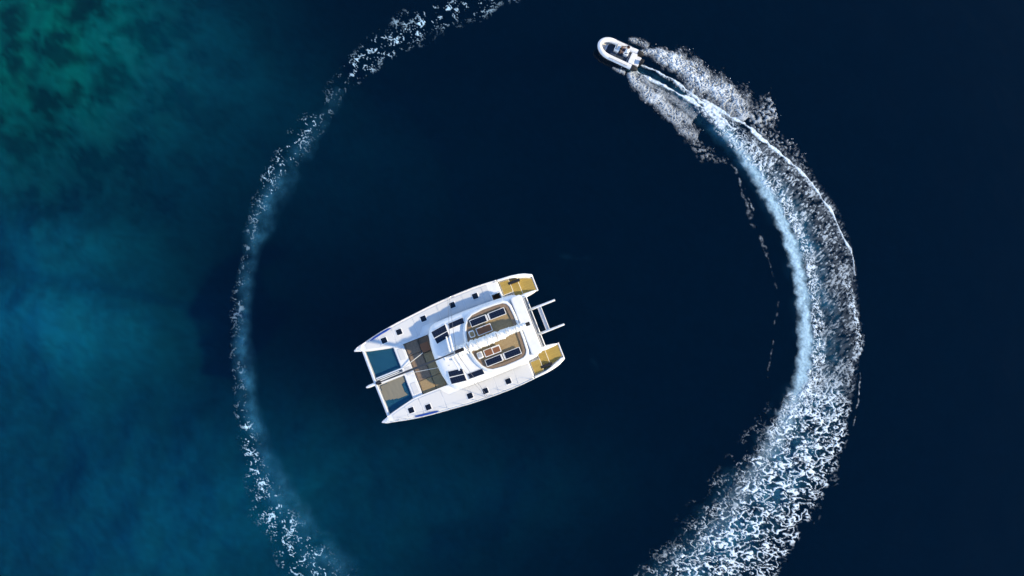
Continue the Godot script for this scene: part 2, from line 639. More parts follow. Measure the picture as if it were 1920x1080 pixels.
func make_foam() -> void:
	noise("fold", 3.6, 2, FastNoiseLite.TYPE_SIMPLEX_SMOOTH, 50)
	for k in [["thread_wide", 0.75, 51], ["thread", 1.35, 52], ["thread_fine", 2.3, 53]]:
		noise(k[0], k[1], 1, FastNoiseLite.TYPE_SIMPLEX_SMOOTH, k[2])
	noise("bump", 3.2, 3, FastNoiseLite.TYPE_SIMPLEX_SMOOTH, 41)
	noise("warp", 1.1, 2, FastNoiseLite.TYPE_SIMPLEX_SMOOTH, 42)
	noise("patch", 0.55, 3, FastNoiseLite.TYPE_SIMPLEX_SMOOTH, 43)
	noise("fleck", 3.4, 2, FastNoiseLite.TYPE_SIMPLEX_SMOOTH, 44)
	noise("puff", 0.9, 4, FastNoiseLite.TYPE_SIMPLEX_SMOOTH, 45)
	noise("curl", 2.2, 3, FastNoiseLite.TYPE_SIMPLEX_SMOOTH, 46)
	for k in [["cells", 1.7, 47], ["fine", 2.9, 48], ["open", 0.95, 49]]:
		var n := noise(k[0], k[1], 1, FastNoiseLite.TYPE_CELLULAR, k[2])
		n.cellular_return_type = FastNoiseLite.RETURN_DISTANCE2_SUB
		n.cellular_distance_function = FastNoiseLite.DISTANCE_EUCLIDEAN
		n.cellular_jitter = 1.0
	var patch: FastNoiseLite = noises.patch
	var fleck: FastNoiseLite = noises.fleck
	var puff: FastNoiseLite = noises.puff
	var curl: FastNoiseLite = noises.curl

	# fresh wake of the tender
	var wake := {}
	var line := func(x, z, u, run, k):
		var wob: float = u + curl.get_noise_2d(x * 0.5, z * 0.5) * 0.9
		var wide: float = maxf(0.4, 0.95 + 1.2 * fleck.get_noise_2d(x * 0.22, z * 0.22))
		var brk: float = 0.95 + fleck.get_noise_2d(x * 0.9, z * 0.9) * 0.7
		var core: float = k * brk * (1.0 - smoothstep(0.35 * wide, 1.1 * wide, absf(wob)))
		# water spilling down the inner face
		var spill: float = k * 0.75 * exp(-u / 2.6) * smoothstep(0.0, 0.5, curl.get_noise_2d(x * 1.9, z * 1.9) + 0.2) * smoothstep(-0.3, 0.3, patch.get_noise_2d(x * 1.4, z * 1.4)) if u > 0.0 else 0.0
		return clampf(max(core, spill), 0, 1)
	# outer crest
	band(wake, [[1292, 174, 2, 0.8], [1333, 196, 2.4, 1.0], [1367, 218, 3.0, 1.0], [1401, 237, 3.2, 1.1], [1426, 260, 3.6, 1.2], [1445, 275, 3.0, 1.2], [1462, 289, 2.6, 1.2], [1495, 317, 2.4, 1.2], [1523, 347, 2.8, 1.2], [1540, 372, 2.2, 1.1], [1559, 397, 2.6, 1.1], [1570, 422, 2, 1.0], [1584, 453, 1.9, 1.0], [1597, 475, 2.0, 1.0], [1600, 497, 1.8, 0.7], [1604, 520, 1.5, 0.4]], 6.0, line)
	# two screw trails
	band(wake, [[1194, 119, 1.6, 0.7], [1235, 136, 2.0, 1.0], [1268, 155, 2.6, 1.1], [1292, 174, 3.2, 1.1], [1315, 192, 4, 1.1], [1349, 218, 4.5, 1.0], [1380, 245, 5, 0.9]], 2.0, line)
	band(wake, [[1190, 132, 1.6, 0.6], [1217, 148, 2.4, 1.0], [1245, 161, 1.9, 1.0], [1274, 177, 2.2, 1.0], [1302, 192, 4, 1.0], [1330, 212, 5, 0.9], [1360, 240, 6, 0.8]], 2.0, line)
	# churned band beside the aerated strip
	band(wake, [[1315, 200, 12, 0.7], [1350, 230, 17, 0.9], [1385, 262, 18, 0.9], [1420, 302, 16, 0.9], [1452, 350, 14, 0.9], [1482, 400, 12, 0.95], [1505, 450, 11, 0.95], [1520, 500, 11, 0.9], [1528, 560, 11, 0.95], [1534, 620, 12, 1.0], [1532, 680, 14, 1.0], [1522, 740, 22, 1.0], [1510, 780, 30, 0.9]], 1.6, func(x, z, u, run, k):
		var e := 1.0 - smoothstep(0.55, 1.3, absf(u + patch.get_noise_2d(x, z) * 0.7))
		var l: float = max(threads(x, z, "thread_fine", 0.38), 0.8 * smoothstep(0.15, 0.5, curl.get_noise_2d(x * 1.7, z * 1.4)))
		return k * e * smoothstep(0.15, 0.8, l * (0.8 + fleck.get_noise_2d(x * 0.6, z * 0.6) * 0.9)))
	# flecks between churned band and crest
	band(wake, [[1400, 260, 20, 0.7], [1440, 295, 28, 0.75], [1485, 345, 38, 0.7], [1525, 410, 45, 0.6], [1550, 480, 46, 0.5], [1562, 560, 44, 0.36], [1568, 640, 40, 0.34], [1566, 700, 38, 0.45], [1556, 750, 42, 0.7]], 1.3, func(x, z, u, run, k):
		var e := 1.0 - smoothstep(0.7, 1.15, absf(u))
		var some: float = patch.get_noise_2d(x * 0.8, z * 0.8)
		var a: float = x * 0.74 - z * 0.67
		var b: float = x * 0.67 + z * 0.74
		var f: float = smoothstep(0.16, 0.5, curl.get_noise_2d(a * 0.75, b * 2.1) + 0.4 * some + 0.25 * fleck.get_noise_2d(x * 1.2, z * 1.2))
		f = max(f, 0.8 * threads(x + 9, z, "thread_fine", 0.16) * smoothstep(0.0, 0.4, some))
		f = max(f, 0.16 * smoothstep(-0.3, 0.5, curl.get_noise_2d(a * 0.5, b * 1.2 + 30)))
		return e * k * clampf(f, 0, 1))
	# line of foam along the outer edge further back
	band(wake, [[1572, 500, 5, 0.5], [1583, 520, 7, 0.9], [1592, 541, 7, 1.0], [1598, 575, 7, 1.0], [1604, 600, 7, 0.95], [1610, 634, 7, 1.0], [1607, 658, 7, 0.8], [1597, 678, 7, 0.75], [1591, 705, 6, 0.5], [1588, 740, 6, 0.4]], 1.7, func(x, z, u, run, k):
		var e := 1.0 - smoothstep(0.4, 1.35, absf(u + curl.get_noise_2d(x * 0.6, z * 0.6) * 0.9))
		return e * k * max(threads(x, z, "thread_fine", 0.30), 0.9 * threads(x + 2, z, "thread", 0.2)) * smoothstep(-0.35, 0.3, fleck.get_noise_2d(x * 0.6, z * 0.6) + 0.2))
	# broad lace astern
	band(wake, [[1556, 700, 26, 0.35], [1546, 735, 44, 0.8], [1535, 770, 58, 1.0], [1515, 820, 66, 1.0], [1490, 870, 68, 1.0], [1460, 920, 70, 1.0], [1428, 970, 72, 1.0], [1392, 1020, 76, 1.0], [1348, 1080, 82, 1.0], [1285, 1150, 90, 1.0], [1210, 1220, 95, 1.0]], 1.45, func(x, z, u, run, k):
		var e := 1.0 - smoothstep(0.78, 1.12, absf(u + patch.get_noise_2d(x * 0.8, z * 0.8) * 0.35 + curl.get_noise_2d(x * 0.4, z * 0.4) * 0.15))
		var dense: float = patch.get_noise_2d(x * 0.9 + 20, z * 0.9)
		var l: float = threads(x * 0.70, z * 1.05, "thread", 0.31 + 0.18 * dense)
		l = max(l, 0.95 * threads(x * 0.78 + 5, z * 1.1, "thread_fine", 0.30 + 0.2 * dense) * smoothstep(-0.2, 0.35, patch.get_noise_2d(x * 1.4, z * 1.4 + 9) + 0.1 - 0.35 * smoothstep(2.0, 12.0, run)))
		l = max(l, 0.6 * smoothstep(0.25, 0.6, curl.get_noise_2d(x * 1.1, z * 1.6)))
		l *= 0.85 + fleck.get_noise_2d(x * 0.6, z * 0.6) * 0.6 + 0.3 * dense
		return k * e * smoothstep(0.22, 0.85, l))
	# bigger open loops thrown off the inner edge of the lace
	band(wake, [[1480, 745, 12, 0.25], [1462, 790, 16, 0.5], [1435, 840, 20, 0.7], [1405, 885, 24, 0.75], [1372, 930, 26, 0.75], [1335, 980, 30, 0.8], [1290, 1035, 34, 0.8], [1245, 1085, 36, 0.8], [1180, 1150, 40, 0.8]], 1.5, func(x, z, u, run, k):
		var e := 1.0 - smoothstep(0.5, 1.35, absf(u + patch.get_noise_2d(x, z) * 0.6))
		var l: float = threads(x, z, "thread_wide", 0.10) * smoothstep(-0.25, 0.3, fleck.get_noise_2d(x * 0.4, z * 0.4) + 0.05)
		l = max(l, 0.8 * threads(x + 4, z, "thread", 0.16) * smoothstep(0.0, 0.4, patch.get_noise_2d(x * 1.2, z * 1.2)))
		return k * e * clampf(l, 0, 1))
	# stray flecks further in
	band(wake, [[1450, 760, 14, 0.3], [1410, 830, 26, 0.4], [1360, 900, 26, 0.4], [1310, 960, 26, 0.35], [1262, 1025, 30, 0.3], [1210, 1080, 30, 0.3]], 1.3, func(x, z, u, run, k):
		var e := 1.0 - smoothstep(0.4, 1.2, absf(u))
		return k * e * 0.8 * threads(x, z, "thread", 0.14) * smoothstep(-0.05, 0.5, patch.get_noise_2d(x * 0.9, z * 0.9) + 0.3 * fleck.get_noise_2d(x * 0.5, z * 0.5)))
	# thin broken line inside the turn
	var broken := func(x, z, u, run, k):
		var wob: float = u + curl.get_noise_2d(x * 0.35, z * 0.35) * 1.9
		return k * (1.0 - smoothstep(0.1, 0.8, absf(wob))) * (0.3 + 0.7 * smoothstep(-0.2, 0.4, curl.get_noise_2d(x * 2.0, z * 2.0))) * smoothstep(-0.2, 0.5, fleck.get_noise_2d(x * 0.35, z * 0.35) + 0.5 * patch.get_noise_2d(x, z))
	band(wake, [[1365, 300, 4, 0.12], [1378, 325, 4, 0.32], [1386, 345, 4, 0.36], [1396, 380, 5, 0.32], [1408, 410, 5, 0.32], [1424, 440, 5, 0.26], [1436, 470, 4, 0.22], [1446, 505, 3, 0.12], [1457, 545, 2.5, 0.12], [1458, 570, 2.5, 0.12], [1453, 605, 2.0, 0.17], [1450, 640, 1.8, 0.17], [1444, 670, 2, 0.2], [1438, 710, 2, 0.2]], 2.6, broken)
	band(wake, [[1398, 355, 2.5, 0.5], [1404, 375, 2.5, 0.6], [1413, 400, 2.5, 0.4]], 2.4, broken)
	band(wake, [[1612, 700, 1.4, 0.2], [1611, 728, 1.9, 1.0], [1609, 745, 1.8, 0.9], [1606, 765, 1.6, 0.7], [1603, 780, 1.6, 0.8], [1598, 802, 1.4, 0.5]], 2.4, broken)  # glints along the outer wake edge, drawn as white foam
	var o := sheet(wake, "wake_foam", M.foam, 0.035, 0.05, 0.04)
	tag(o, "fresh white wake foam curving behind the speeding tender", "foam", "", "stuff")

	# the aerated strip: dense fine bubbles just under and at the surface
	var strip := {}
	band(strip, [[1345, 232, 6, 0.2], [1365, 252, 9, 0.45], [1388, 280, 11, 0.55], [1412, 316, 12, 0.6], [1440, 362, 12.5, 0.68], [1464, 410, 12, 0.72], [1485, 462, 12, 0.74], [1498, 512, 12, 0.74], [1506, 562, 12.5, 0.72], [1511, 612, 13, 0.72], [1511, 652, 14, 0.72], [1506, 692, 14, 0.7], [1497, 732, 15, 0.58], [1482, 772, 17, 0.42], [1462, 812, 18, 0.3], [1438, 852, 18, 0.2], [1408, 900, 18, 0.12], [1372, 950, 18, 0.08], [1330, 1005, 16, 0.05]], 1.9, func(x, z, u, run, k):
		var uu: float = u + puff.get_noise_2d(x, z) * 0.55 + curl.get_noise_2d(x * 0.7, z * 0.7) * 0.22
		var e: float = 1.0 - smoothstep(0.15, 1.4, absf(uu))
		return k * e * (0.88 + 0.35 * puff.get_noise_2d(x * 2.0, z * 2.0) + 0.35 * curl.get_noise_2d(x * 1.8, z * 1.8)))
	o = sheet(strip, "bubble_strip", M.old_foam, -0.02, 0.04, 0.02)
	tag(o, "smooth pale strip of fine bubbles along the inside of the fresh wake", "foam", "", "stuff")

	# old foam: the far side of the circle
	var old := {}
	var fl := func(x, z, u, run, k):
		var e := 1.0 - smoothstep(0.25, 1.15, absf(u + patch.get_noise_2d(x * 0.6, z * 0.6) * 0.55))
		var some: float = patch.get_noise_2d(x, z)
		var net: float = threads(x, z, "thread_wide", 0.125) * smoothstep(0.05, 0.38, fleck.get_noise_2d(x * 0.28, z * 0.28) + 0.6 * some)
		var net2: float = 0.9 * threads(x + 8, z, "thread", 0.18) * smoothstep(0.12, 0.46, fleck.get_noise_2d(x * 0.33 + 30, z * 0.33) + 0.6 * patch.get_noise_2d(x, z + 9))
		var dots: float = 0.5 * smoothstep(0.46, 0.66, curl.get_noise_2d(x * 2.6, z * 2.6) + 0.5 * some)
		return k * e * smoothstep(0.1, 0.8, max(max(net, net2), dots))
	band(old, [[960, -50, 40, 0.5], [900, -5, 36, 0.7], [850, 20, 36, 0.8], [790, 48, 34, 0.85], [725, 88, 32, 0.85], [672, 126, 28, 0.85], [632, 165, 18, 0.2], [600, 215, 20, 0.25], [565, 255, 25, 0.8], [530, 298, 26, 0.9], [505, 345, 22, 0.85], [488, 390, 17, 0.4], [470, 440, 14, 0.22], [458, 500, 14, 0.22], [448, 560, 15, 0.3], [446, 620, 15, 0.22], [446, 680, 15, 0.25], [452, 740, 14, 0.28], [458, 785, 14, 0.5], [470, 840, 22, 0.75], [490, 905, 32, 0.85], [520, 970, 40, 0.9], [556, 1030, 46, 0.95], [600, 1085, 50, 1.0], [660, 1150, 55, 1.0]], 1.4, fl)
	# brighter strands along its spine
	band(old, [[860, 10, 14, 0.9], [790, 45, 12, 0.9], [730, 84, 10, 0.7], [690, 112, 10, 0.9], [640, 138, 10, 0.8]], 2.0, fl)
	band(old, [[590, 230, 10, 1.0], [560, 262, 9, 1.2], [530, 285, 9, 1.0], [505, 320, 9, 0.9], [490, 360, 8, 0.6]], 2.0, fl)
	band(old, [[455, 775, 6, 0.9], [466, 820, 8, 1.0], [476, 870, 10, 1.0], [500, 920, 14, 1.0], [530, 975, 18, 1.0], [570, 1030, 20, 1.0], [620, 1090, 22, 1.0]], 2.0, fl)
	o = sheet(old, "drifting_foam", M.old_foam, 0.03, 0.02, 0.02)
	tag(o, "old broken foam flecks along the far side of the circular wake", "foam", "", "stuff")

	# clouds of bubbles left under the surface along the old wake
	var cloud := {}
	var soft := func(x, z, u, run, k):
		var uu: float = u + puff.get_noise_2d(x * 0.35, z * 0.35) * 0.35
		var fall := exp(-2.2 * uu * uu) * (1.0 - smoothstep(0.3, 1.7, absf(u)))
		return 0.26 * k * fall * (1.0 + 0.7 * puff.get_noise_2d(x * 1.3, z * 1.3)) * clampf(0.7 + puff.get_noise_2d(x * 0.4 + 40, z * 0.4) * 1.0, 0.1, 1.3)
	band(cloud, [[640, 165, 20, 0.1], [585, 245, 28, 0.25], [550, 300, 30, 0.4], [518, 350, 32, 0.55], [494, 400, 30, 0.6], [475, 450, 26, 0.55], [462, 500, 22, 0.45], [455, 560, 20, 0.4], [452, 620, 20, 0.45], [454, 680, 24, 0.6], [460, 740, 24, 0.6], [472, 790, 24, 0.5], [494, 860, 30, 0.45], [530, 940, 40, 0.45], [576, 1010, 48, 0.48], [626, 1080, 52, 0.48], [690, 1150, 55, 0.4]], 1.8, soft)
	band(cloud, [[1180, 120, 10, 0.4], [1260, 165, 20, 0.7], [1330, 210, 26, 0.9], [1400, 280, 30, 0.9], [1460, 360, 36, 0.9], [1510, 450, 42, 0.8], [1535, 560, 48, 0.65], [1545, 660, 54, 0.65], [1530, 760, 66, 0.8], [1480, 860, 74, 0.85], [1410, 960, 80, 0.85], [1320, 1080, 86, 0.85], [1200, 1200, 90, 0.8]], 1.8, soft)
	band(cloud, [[1000, 500, 10, 0.02], [1060, 480, 16, 0.03], [1130, 480, 14, 0.02]], 1.8, soft)
	band(cloud, [[1085, 640, 10, 0.02], [1120, 690, 14, 0.03], [1150, 715, 12, 0.02]], 1.8, soft)
	o = sheet(cloud, "bubble_cloud", M.bubbles, -0.45, 0.15, 0.0)
	tag(o, "pale blue clouds of bubbles hanging under the foam", "bubbles", "", "stuff")
	make_spray()

func make_spray() -> void:
	var patch: FastNoiseLite = noises.patch
	var fleck: FastNoiseLite = noises.fleck
	var curl: FastNoiseLite = noises.curl
	var thick := func(x, z, u, run, k):
		# streaks run out from the boat's track
		var sx: float = x * 0.83 - z * 0.56
		var sz: float = x * 0.56 + z * 0.83
		var streak: float = curl.get_noise_2d(sx * 2.2, sz * 1.2)
		var fine: float = fleck.get_noise_2d(x * 2.1, z * 2.1)
		var some: float = patch.get_noise_2d(x * 0.9, z * 0.9)
		var e := 1.0 - smoothstep(0.25, 1.1, absf(u) + some * 0.55 + streak * 0.35 + fine * 0.18)
		var curls: float = max(threads(x, z, "thread_fine", 0.5), 0.8 * threads(x + 3, z, "thread", 0.3))
		var grain: float = 0.44 + 0.55 * curls + streak * 0.35 + fine * 0.45 + patch.get_noise_2d(x * 1.3 + 5, z * 1.3) * 0.6
		return k * e * clampf(grain, 0.0, 1.0)
	var f := {}
	band(f, [[1180, 74, 4, 0.5], [1200, 80, 8, 0.65], [1218, 88, 7, 0.5]], 1.6, thick)
	band(f, [[1200, 98, 5, 0.8], [1225, 100, 11, 0.95], [1250, 108, 20, 1.0], [1280, 124, 27, 1.0], [1310, 147, 29, 1.0], [1342, 171, 33, 1.0], [1368, 190, 36, 0.95], [1388, 208, 30, 0.8], [1402, 224, 18, 0.6]], 1.5, thick)
	band(f, [[1405, 222, 22, 0.6], [1428, 216, 28, 0.62], [1452, 208, 26, 0.75], [1462, 205, 18, 0.6]], 1.5, func(x, z, u, run, k):
		return thick.call(x, z, u, run, k) * smoothstep(-0.25, 0.3, curl.get_noise_2d(x * 1.2 + 7, z * 1.2)))
	band(f, [[1420, 245, 14, 0.5], [1460, 268, 16, 0.4], [1495, 300, 14, 0.3], [1520, 330, 10, 0.25]], 1.5, func(x, z, u, run, k):
		return thick.call(x, z, u, run, k) * smoothstep(0.0, 0.4, curl.get_noise_2d(x * 1.4 + 7, z * 1.4)))
	var o := sheet(f, "outer_spray", M.spray, 0.05, 0.22, 0.05)
	tag(o, "thick cream white spray thrown up on the outside of the tender's turn", "spray", "", "stuff")
	drops(f, "outer_spray_drops", 320, 71, 0.75, "scattered droplets flying over the thick outer spray")
	f = {}
	band(f, [[1150, 128, 4, 0.4], [1162, 134, 6, 0.7], [1175, 138, 6, 0.5]], 1.6, thick)
	band(f, [[1186, 136, 5, 0.6], [1215, 158, 9, 0.55], [1245, 176, 10, 0.4], [1275, 196, 10, 0.35], [1305, 222, 12, 0.3]], 1.5, thick)
	band(f, [[1180, 138, 7, 0.8], [1195, 156, 14, 0.85], [1215, 174, 17, 0.85], [1238, 194, 16, 0.8], [1258, 212, 17, 0.75], [1278, 224, 16, 0.6], [1300, 232, 14, 0.35]], 1.5, thick)
	band(f, [[1262, 214, 10, 0.5], [1278, 238, 15, 0.5], [1292, 250, 18, 0.6], [1310, 258, 12, 0.4]], 1.5, thick)
	band(f, [[1296, 256, 8, 0.3], [1312, 278, 11, 0.35], [1325, 290, 15, 0.4], [1344, 300, 10, 0.25], [1366, 304, 6, 0.2]], 1.5, func(x, z, u, run, k):
		return thick.call(x, z, u, run, k) * smoothstep(-0.1, 0.4, curl.get_noise_2d(x * 1.3, z * 1.3)))
	o = sheet(f, "inner_spray", M.spray, 0.05, 0.18, 0.04)
	tag(o, "ragged puffs of spray on the inside of the tender's turn", "spray", "", "stuff")
	drops(f, "inner_spray_drops", 140, 72, 0.5, "scattered droplets flying over the inner puffs of spray")

func drops(f: Dictionary, called: String, count: int, sd: int, high: float, label: String) -> void:
	var rng := RandomNumberGenerator.new()
	rng.seed = sd
	var keys := f.keys()
	var ball := SphereMesh.new()
	ball.radius = 1.0
	ball.height = 2.0
	ball.radial_segments = 6
	ball.rings = 3
	var mm := MultiMesh.new()
	mm.transform_format = MultiMesh.TRANSFORM_3D
	mm.mesh = ball
	mm.instance_count = count
	for i in count:
		var k: int = keys[rng.randi() % keys.size()]
		var a: float = f[k]
		var x := GX0 + (k % GW) * CELL + rng.randfn(0.0, 0.14)
		var z := GZ0 + (k / GW) * CELL + rng.randfn(0.0, 0.14)
		var r := 0.008 + 0.022 * pow(rng.randf(), 3.0)
		var b := Basis.from_euler(Vector3(rng.randf() * TAU, rng.randf() * TAU, 0)).scaled(Vector3(r, r * rng.randf_range(0.6, 1.4), r))
		mm.set_instance_transform(i, Transform3D(b, Vector3(x, 0.08 + a * 0.3 + rng.randf() * rng.randf() * high, z)))
	var mi := MultiMeshInstance3D.new()
	mi.name = called
	mi.multimesh = mm
	mi.material_override = M.drop
	add_child(mi)
	tag(mi, label, "spray", "", "stuff")

# ---------------------------------------------------------------- catamaran
const SHEER_OUT := [[7.0, 2.80], [6.8, 2.93], [6.5, 3.0], [6.0, 3.11], [5.45, 3.24], [4.86, 3.36], [4.0, 3.50], [3.2, 3.60], [1.8, 3.74], [0.7, 3.85], [-0.1, 3.90], [-1.3, 3.95], [-2.6, 3.96], [-3.4, 3.93], [-4.3, 3.86], [-5.5, 3.78], [-6.2, 3.69], [-6.6, 3.58], [-7.05, 3.37]]
const SHEER_IN := [[7.0, 2.74], [6.8, 2.62], [6.5, 2.50], [6.0, 2.36], [5.2, 2.17], [4.3, 1.98], [3.6, 1.96], [-5.6, 2.0], [-7.05, 2.08]]
const SHEER_Y := [[7.0, 1.95], [4.0, 1.80], [0.0, 1.66], [-4.45, 1.55], [-4.5, 0.45], [-7.05, 0.40]]

func make_catamaran() -> void:
	var cat := thing("catamaran", "large white sailing catamaran with furled sails lying still inside the circular wake", "catamaran", Vector3(-3.96, 0, 4.74), deg_to_rad(201.3))
	for s in [1.0, -1.0]:
		make_hull(cat, s)
	# bridge deck
	obj("foredeck", slab_mesh(rect(3.62, 4.36, -2.02, 2.02), 0.8, 1.62, 0.03), M.gelcoat, cat)
	obj("lounge_floor", slab_mesh(rect(1.70, 3.615, -2.0, 2.0), 0.8, 1.22, 0.02), M.gelcoat, cat)
	obj("bridge_deck", slab_mesh(rect(-5.62, 1.695, -2.05, 2.05), 0.8, 1.5, 0.03), M.gelcoat, cat)
	for b in [[3.78, 4.2, 0.9, 1.75], [3.78, 4.2, -1.75, -0.9], [3.8, 4.16, -0.3, 0.3]]:
		obj("locker_lid", slab_mesh(rect(b[0], b[1], b[2], b[3], 0.05), 1.61, 1.645, 0.015), M.nonskid, cat)
	# bow beam, its striker pole and the walkway
	obj("bow_beam", tube_mesh([Vector3(6.48, 1.62, -2.62), Vector3(6.5, 1.66, 0), Vector3(6.48, 1.62, 2.62)], 0.11, 10), M.aluminium, cat)
	obj("bowsprit", tube_mesh([Vector3(7.25, 1.62, 0), Vector3(7.05, 1.64, 0), Vector3(6.4, 1.66, 0)], [0.06, 0.11, 0.12], 10), M.gelcoat, cat)
	obj("walkway_beam", slab_mesh(rect(4.3, 6.45, -0.17, 0.14), 1.40, 1.64, 0.03), M.gelcoat, cat)
	obj("spare_pole", tube_mesh([Vector3(6.35, 1.72, 0.34), Vector3(4.2, 1.76, 0.36)], 0.055, 8), M.aluminium, cat)
	obj("spare_pole", tube_mesh([Vector3(6.35, 1.72, 0.22), Vector3(4.6, 1.74, 0.22)], 0.035, 8), M.gelcoat, cat)
	obj("bow_roller", slab_mesh(rect(6.1, 6.4, -0.16, 0.12, 0.04), 1.64, 1.76, 0.03), M.dark_plastic, cat)
	make_net(cat, PackedVector2Array([Vector2(6.37, 0.20), Vector2(6.37, 2.44), Vector2(4.38, 1.98), Vector2(4.38, 0.20)]))
	make_net(cat, PackedVector2Array([Vector2(6.37, -2.44), Vector2(6.37, -0.20), Vector2(4.38, -0.20), Vector2(4.38, -1.98)]))
	make_tarpaulin(cat)
	# foredeck lounge
	var pads := [[2.56, 3.55, 0.02, 0.98, "taupe_cloth", 1.50], [2.56, 3.55, -0.96, 0.0, "taupe_cloth", 1.50], [2.56, 3.55, 1.0, 1.96, "taupe_cloth", 1.50], [2.56, 3.55, -1.96, -0.98, "tan_cloth", 1.50], [1.74, 2.54, 0.02, 0.78, "tan_cloth", 1.46], [1.74, 2.54, -0.98, 0.0, "tan_cloth", 1.46], [1.74, 2.54, -1.96, -1.0, "tan_cloth", 1.46], [1.74, 2.54, 0.8, 1.96, "taupe_cloth", 1.34]]
	for p in pads:
		obj("cushion", slab_mesh(rect(p[0], p[1], p[2], p[3], 0.08), 1.2, p[5], 0.05), M[p[4]], cat)
	var tab := obj("lounge_table", slab_mesh(rect(1.86, 2.5, 0.86, 1.5, 0.04), 1.78, 1.82, 0.015), M.brown_wood, cat)
	obj("leg", tube_mesh([Vector3(2.18, 1.3, 1.18), Vector3(2.18, 1.78, 1.18)], 0.04), M.steel, tab)
	# coach roof
	var half := [[1.86, 0.0], [1.84, 0.6], [1.78, 1.2], [1.66, 1.75], [1.5, 2.15], [1.28, 2.4], [0.95, 2.52], [0.0, 2.56], [-1.2, 2.57], [-2.6, 2.55], [-3.8, 2.50], [-4.7, 2.44], [-5.1, 2.36], [-5.34, 2.16], [-5.48, 1.8], [-5.55, 1.0], [-5.58, 0.0]]
	var roof := PackedVector2Array()
	for p in half:
		roof.append(Vector2(p[0], p[1]))
	for i in range(half.size() - 2, 0, -1):
		roof.append(Vector2(half[i][0], -half[i][1]))
	var st := st_new()
	var rr := roof
	var area := 0.0
	for i in rr.size():
		area += rr[i].cross(rr[(i + 1) % rr.size()])
	if area < 0:
		rr.reverse()
	stack(st, [ring3(inset(rr, 0.14), 1.45), ring3(inset(rr, 0.12), 2.2), ring3(rr, 2.34), ring3(inset(rr, 0.03), 2.5), ring3(inset(rr, 0.14), 2.66), ring3(inset(rr, 0.34), 2.78), ring3(inset(rr, 0.6), 2.83)], true, true, 0)
	var roof_o := obj("coach_roof", done(st), M.gelcoat, cat)
	for s in [1.0, -1.0]:
		for k in 4:
			var x := 0.7 - k * 1.15
			obj("side_window", slab_mesh(rect(x - 1.0, x, s * 2.43 - 0.04, s * 2.43 + 0.04), 1.72, 2.14, 0.01), M.dark_glass, roof_o)
	for k in 4:
		var z := -1.62 + k * 0.83
		obj("front_window", slab_mesh(rect(1.66 - 0.05 * absf(z + 0.36), 1.75 - 0.05 * absf(z + 0.36), z, z + 0.75), 1.72, 2.14, 0.01), M.dark_glass, roof_o)
	# roof lights: glazed hatches on the fore part of the roof
	for s in [1.0, -1.0]:
		roof_pane(cat, PackedVector2Array([Vector2(1.36, s * 1.98), Vector2(0.27, s * 2.13), Vector2(0.28, s * 1.66), Vector2(1.33, s * 1.52)]))
		roof_pane(cat, PackedVector2Array([Vector2(1.32, s * 1.46), Vector2(0.28, s * 1.61), Vector2(0.27, s * 1.21), Vector2(1.28, s * 1.06)]))
		roof_pane(cat, PackedVector2Array([Vector2(0.06, s * 1.72), Vector2(0.05, s * 2.10), Vector2(-1.08, s * 2.14), Vector2(-1.05, s * 1.74)]))
	make_flybridge(cat)
	make_rig(cat)
	make_stern_gear(cat)
	make_rails(cat)

func roof_pane(cat: Node3D, o: PackedVector2Array) -> void:
	var q := o
	var area := 0.0
	for i in 4:
		area += q[i].cross(q[(i + 1) % 4])
	if area < 0:
		q.reverse()
	var p := obj("solar_panel", slab_mesh(q, 2.74, 2.885, 0.012), M.solar_cells, cat)
	obj("panel_frame", slab_mesh(inset(q, -0.03), 2.70, 2.868, 0.01), M.gelcoat, p)

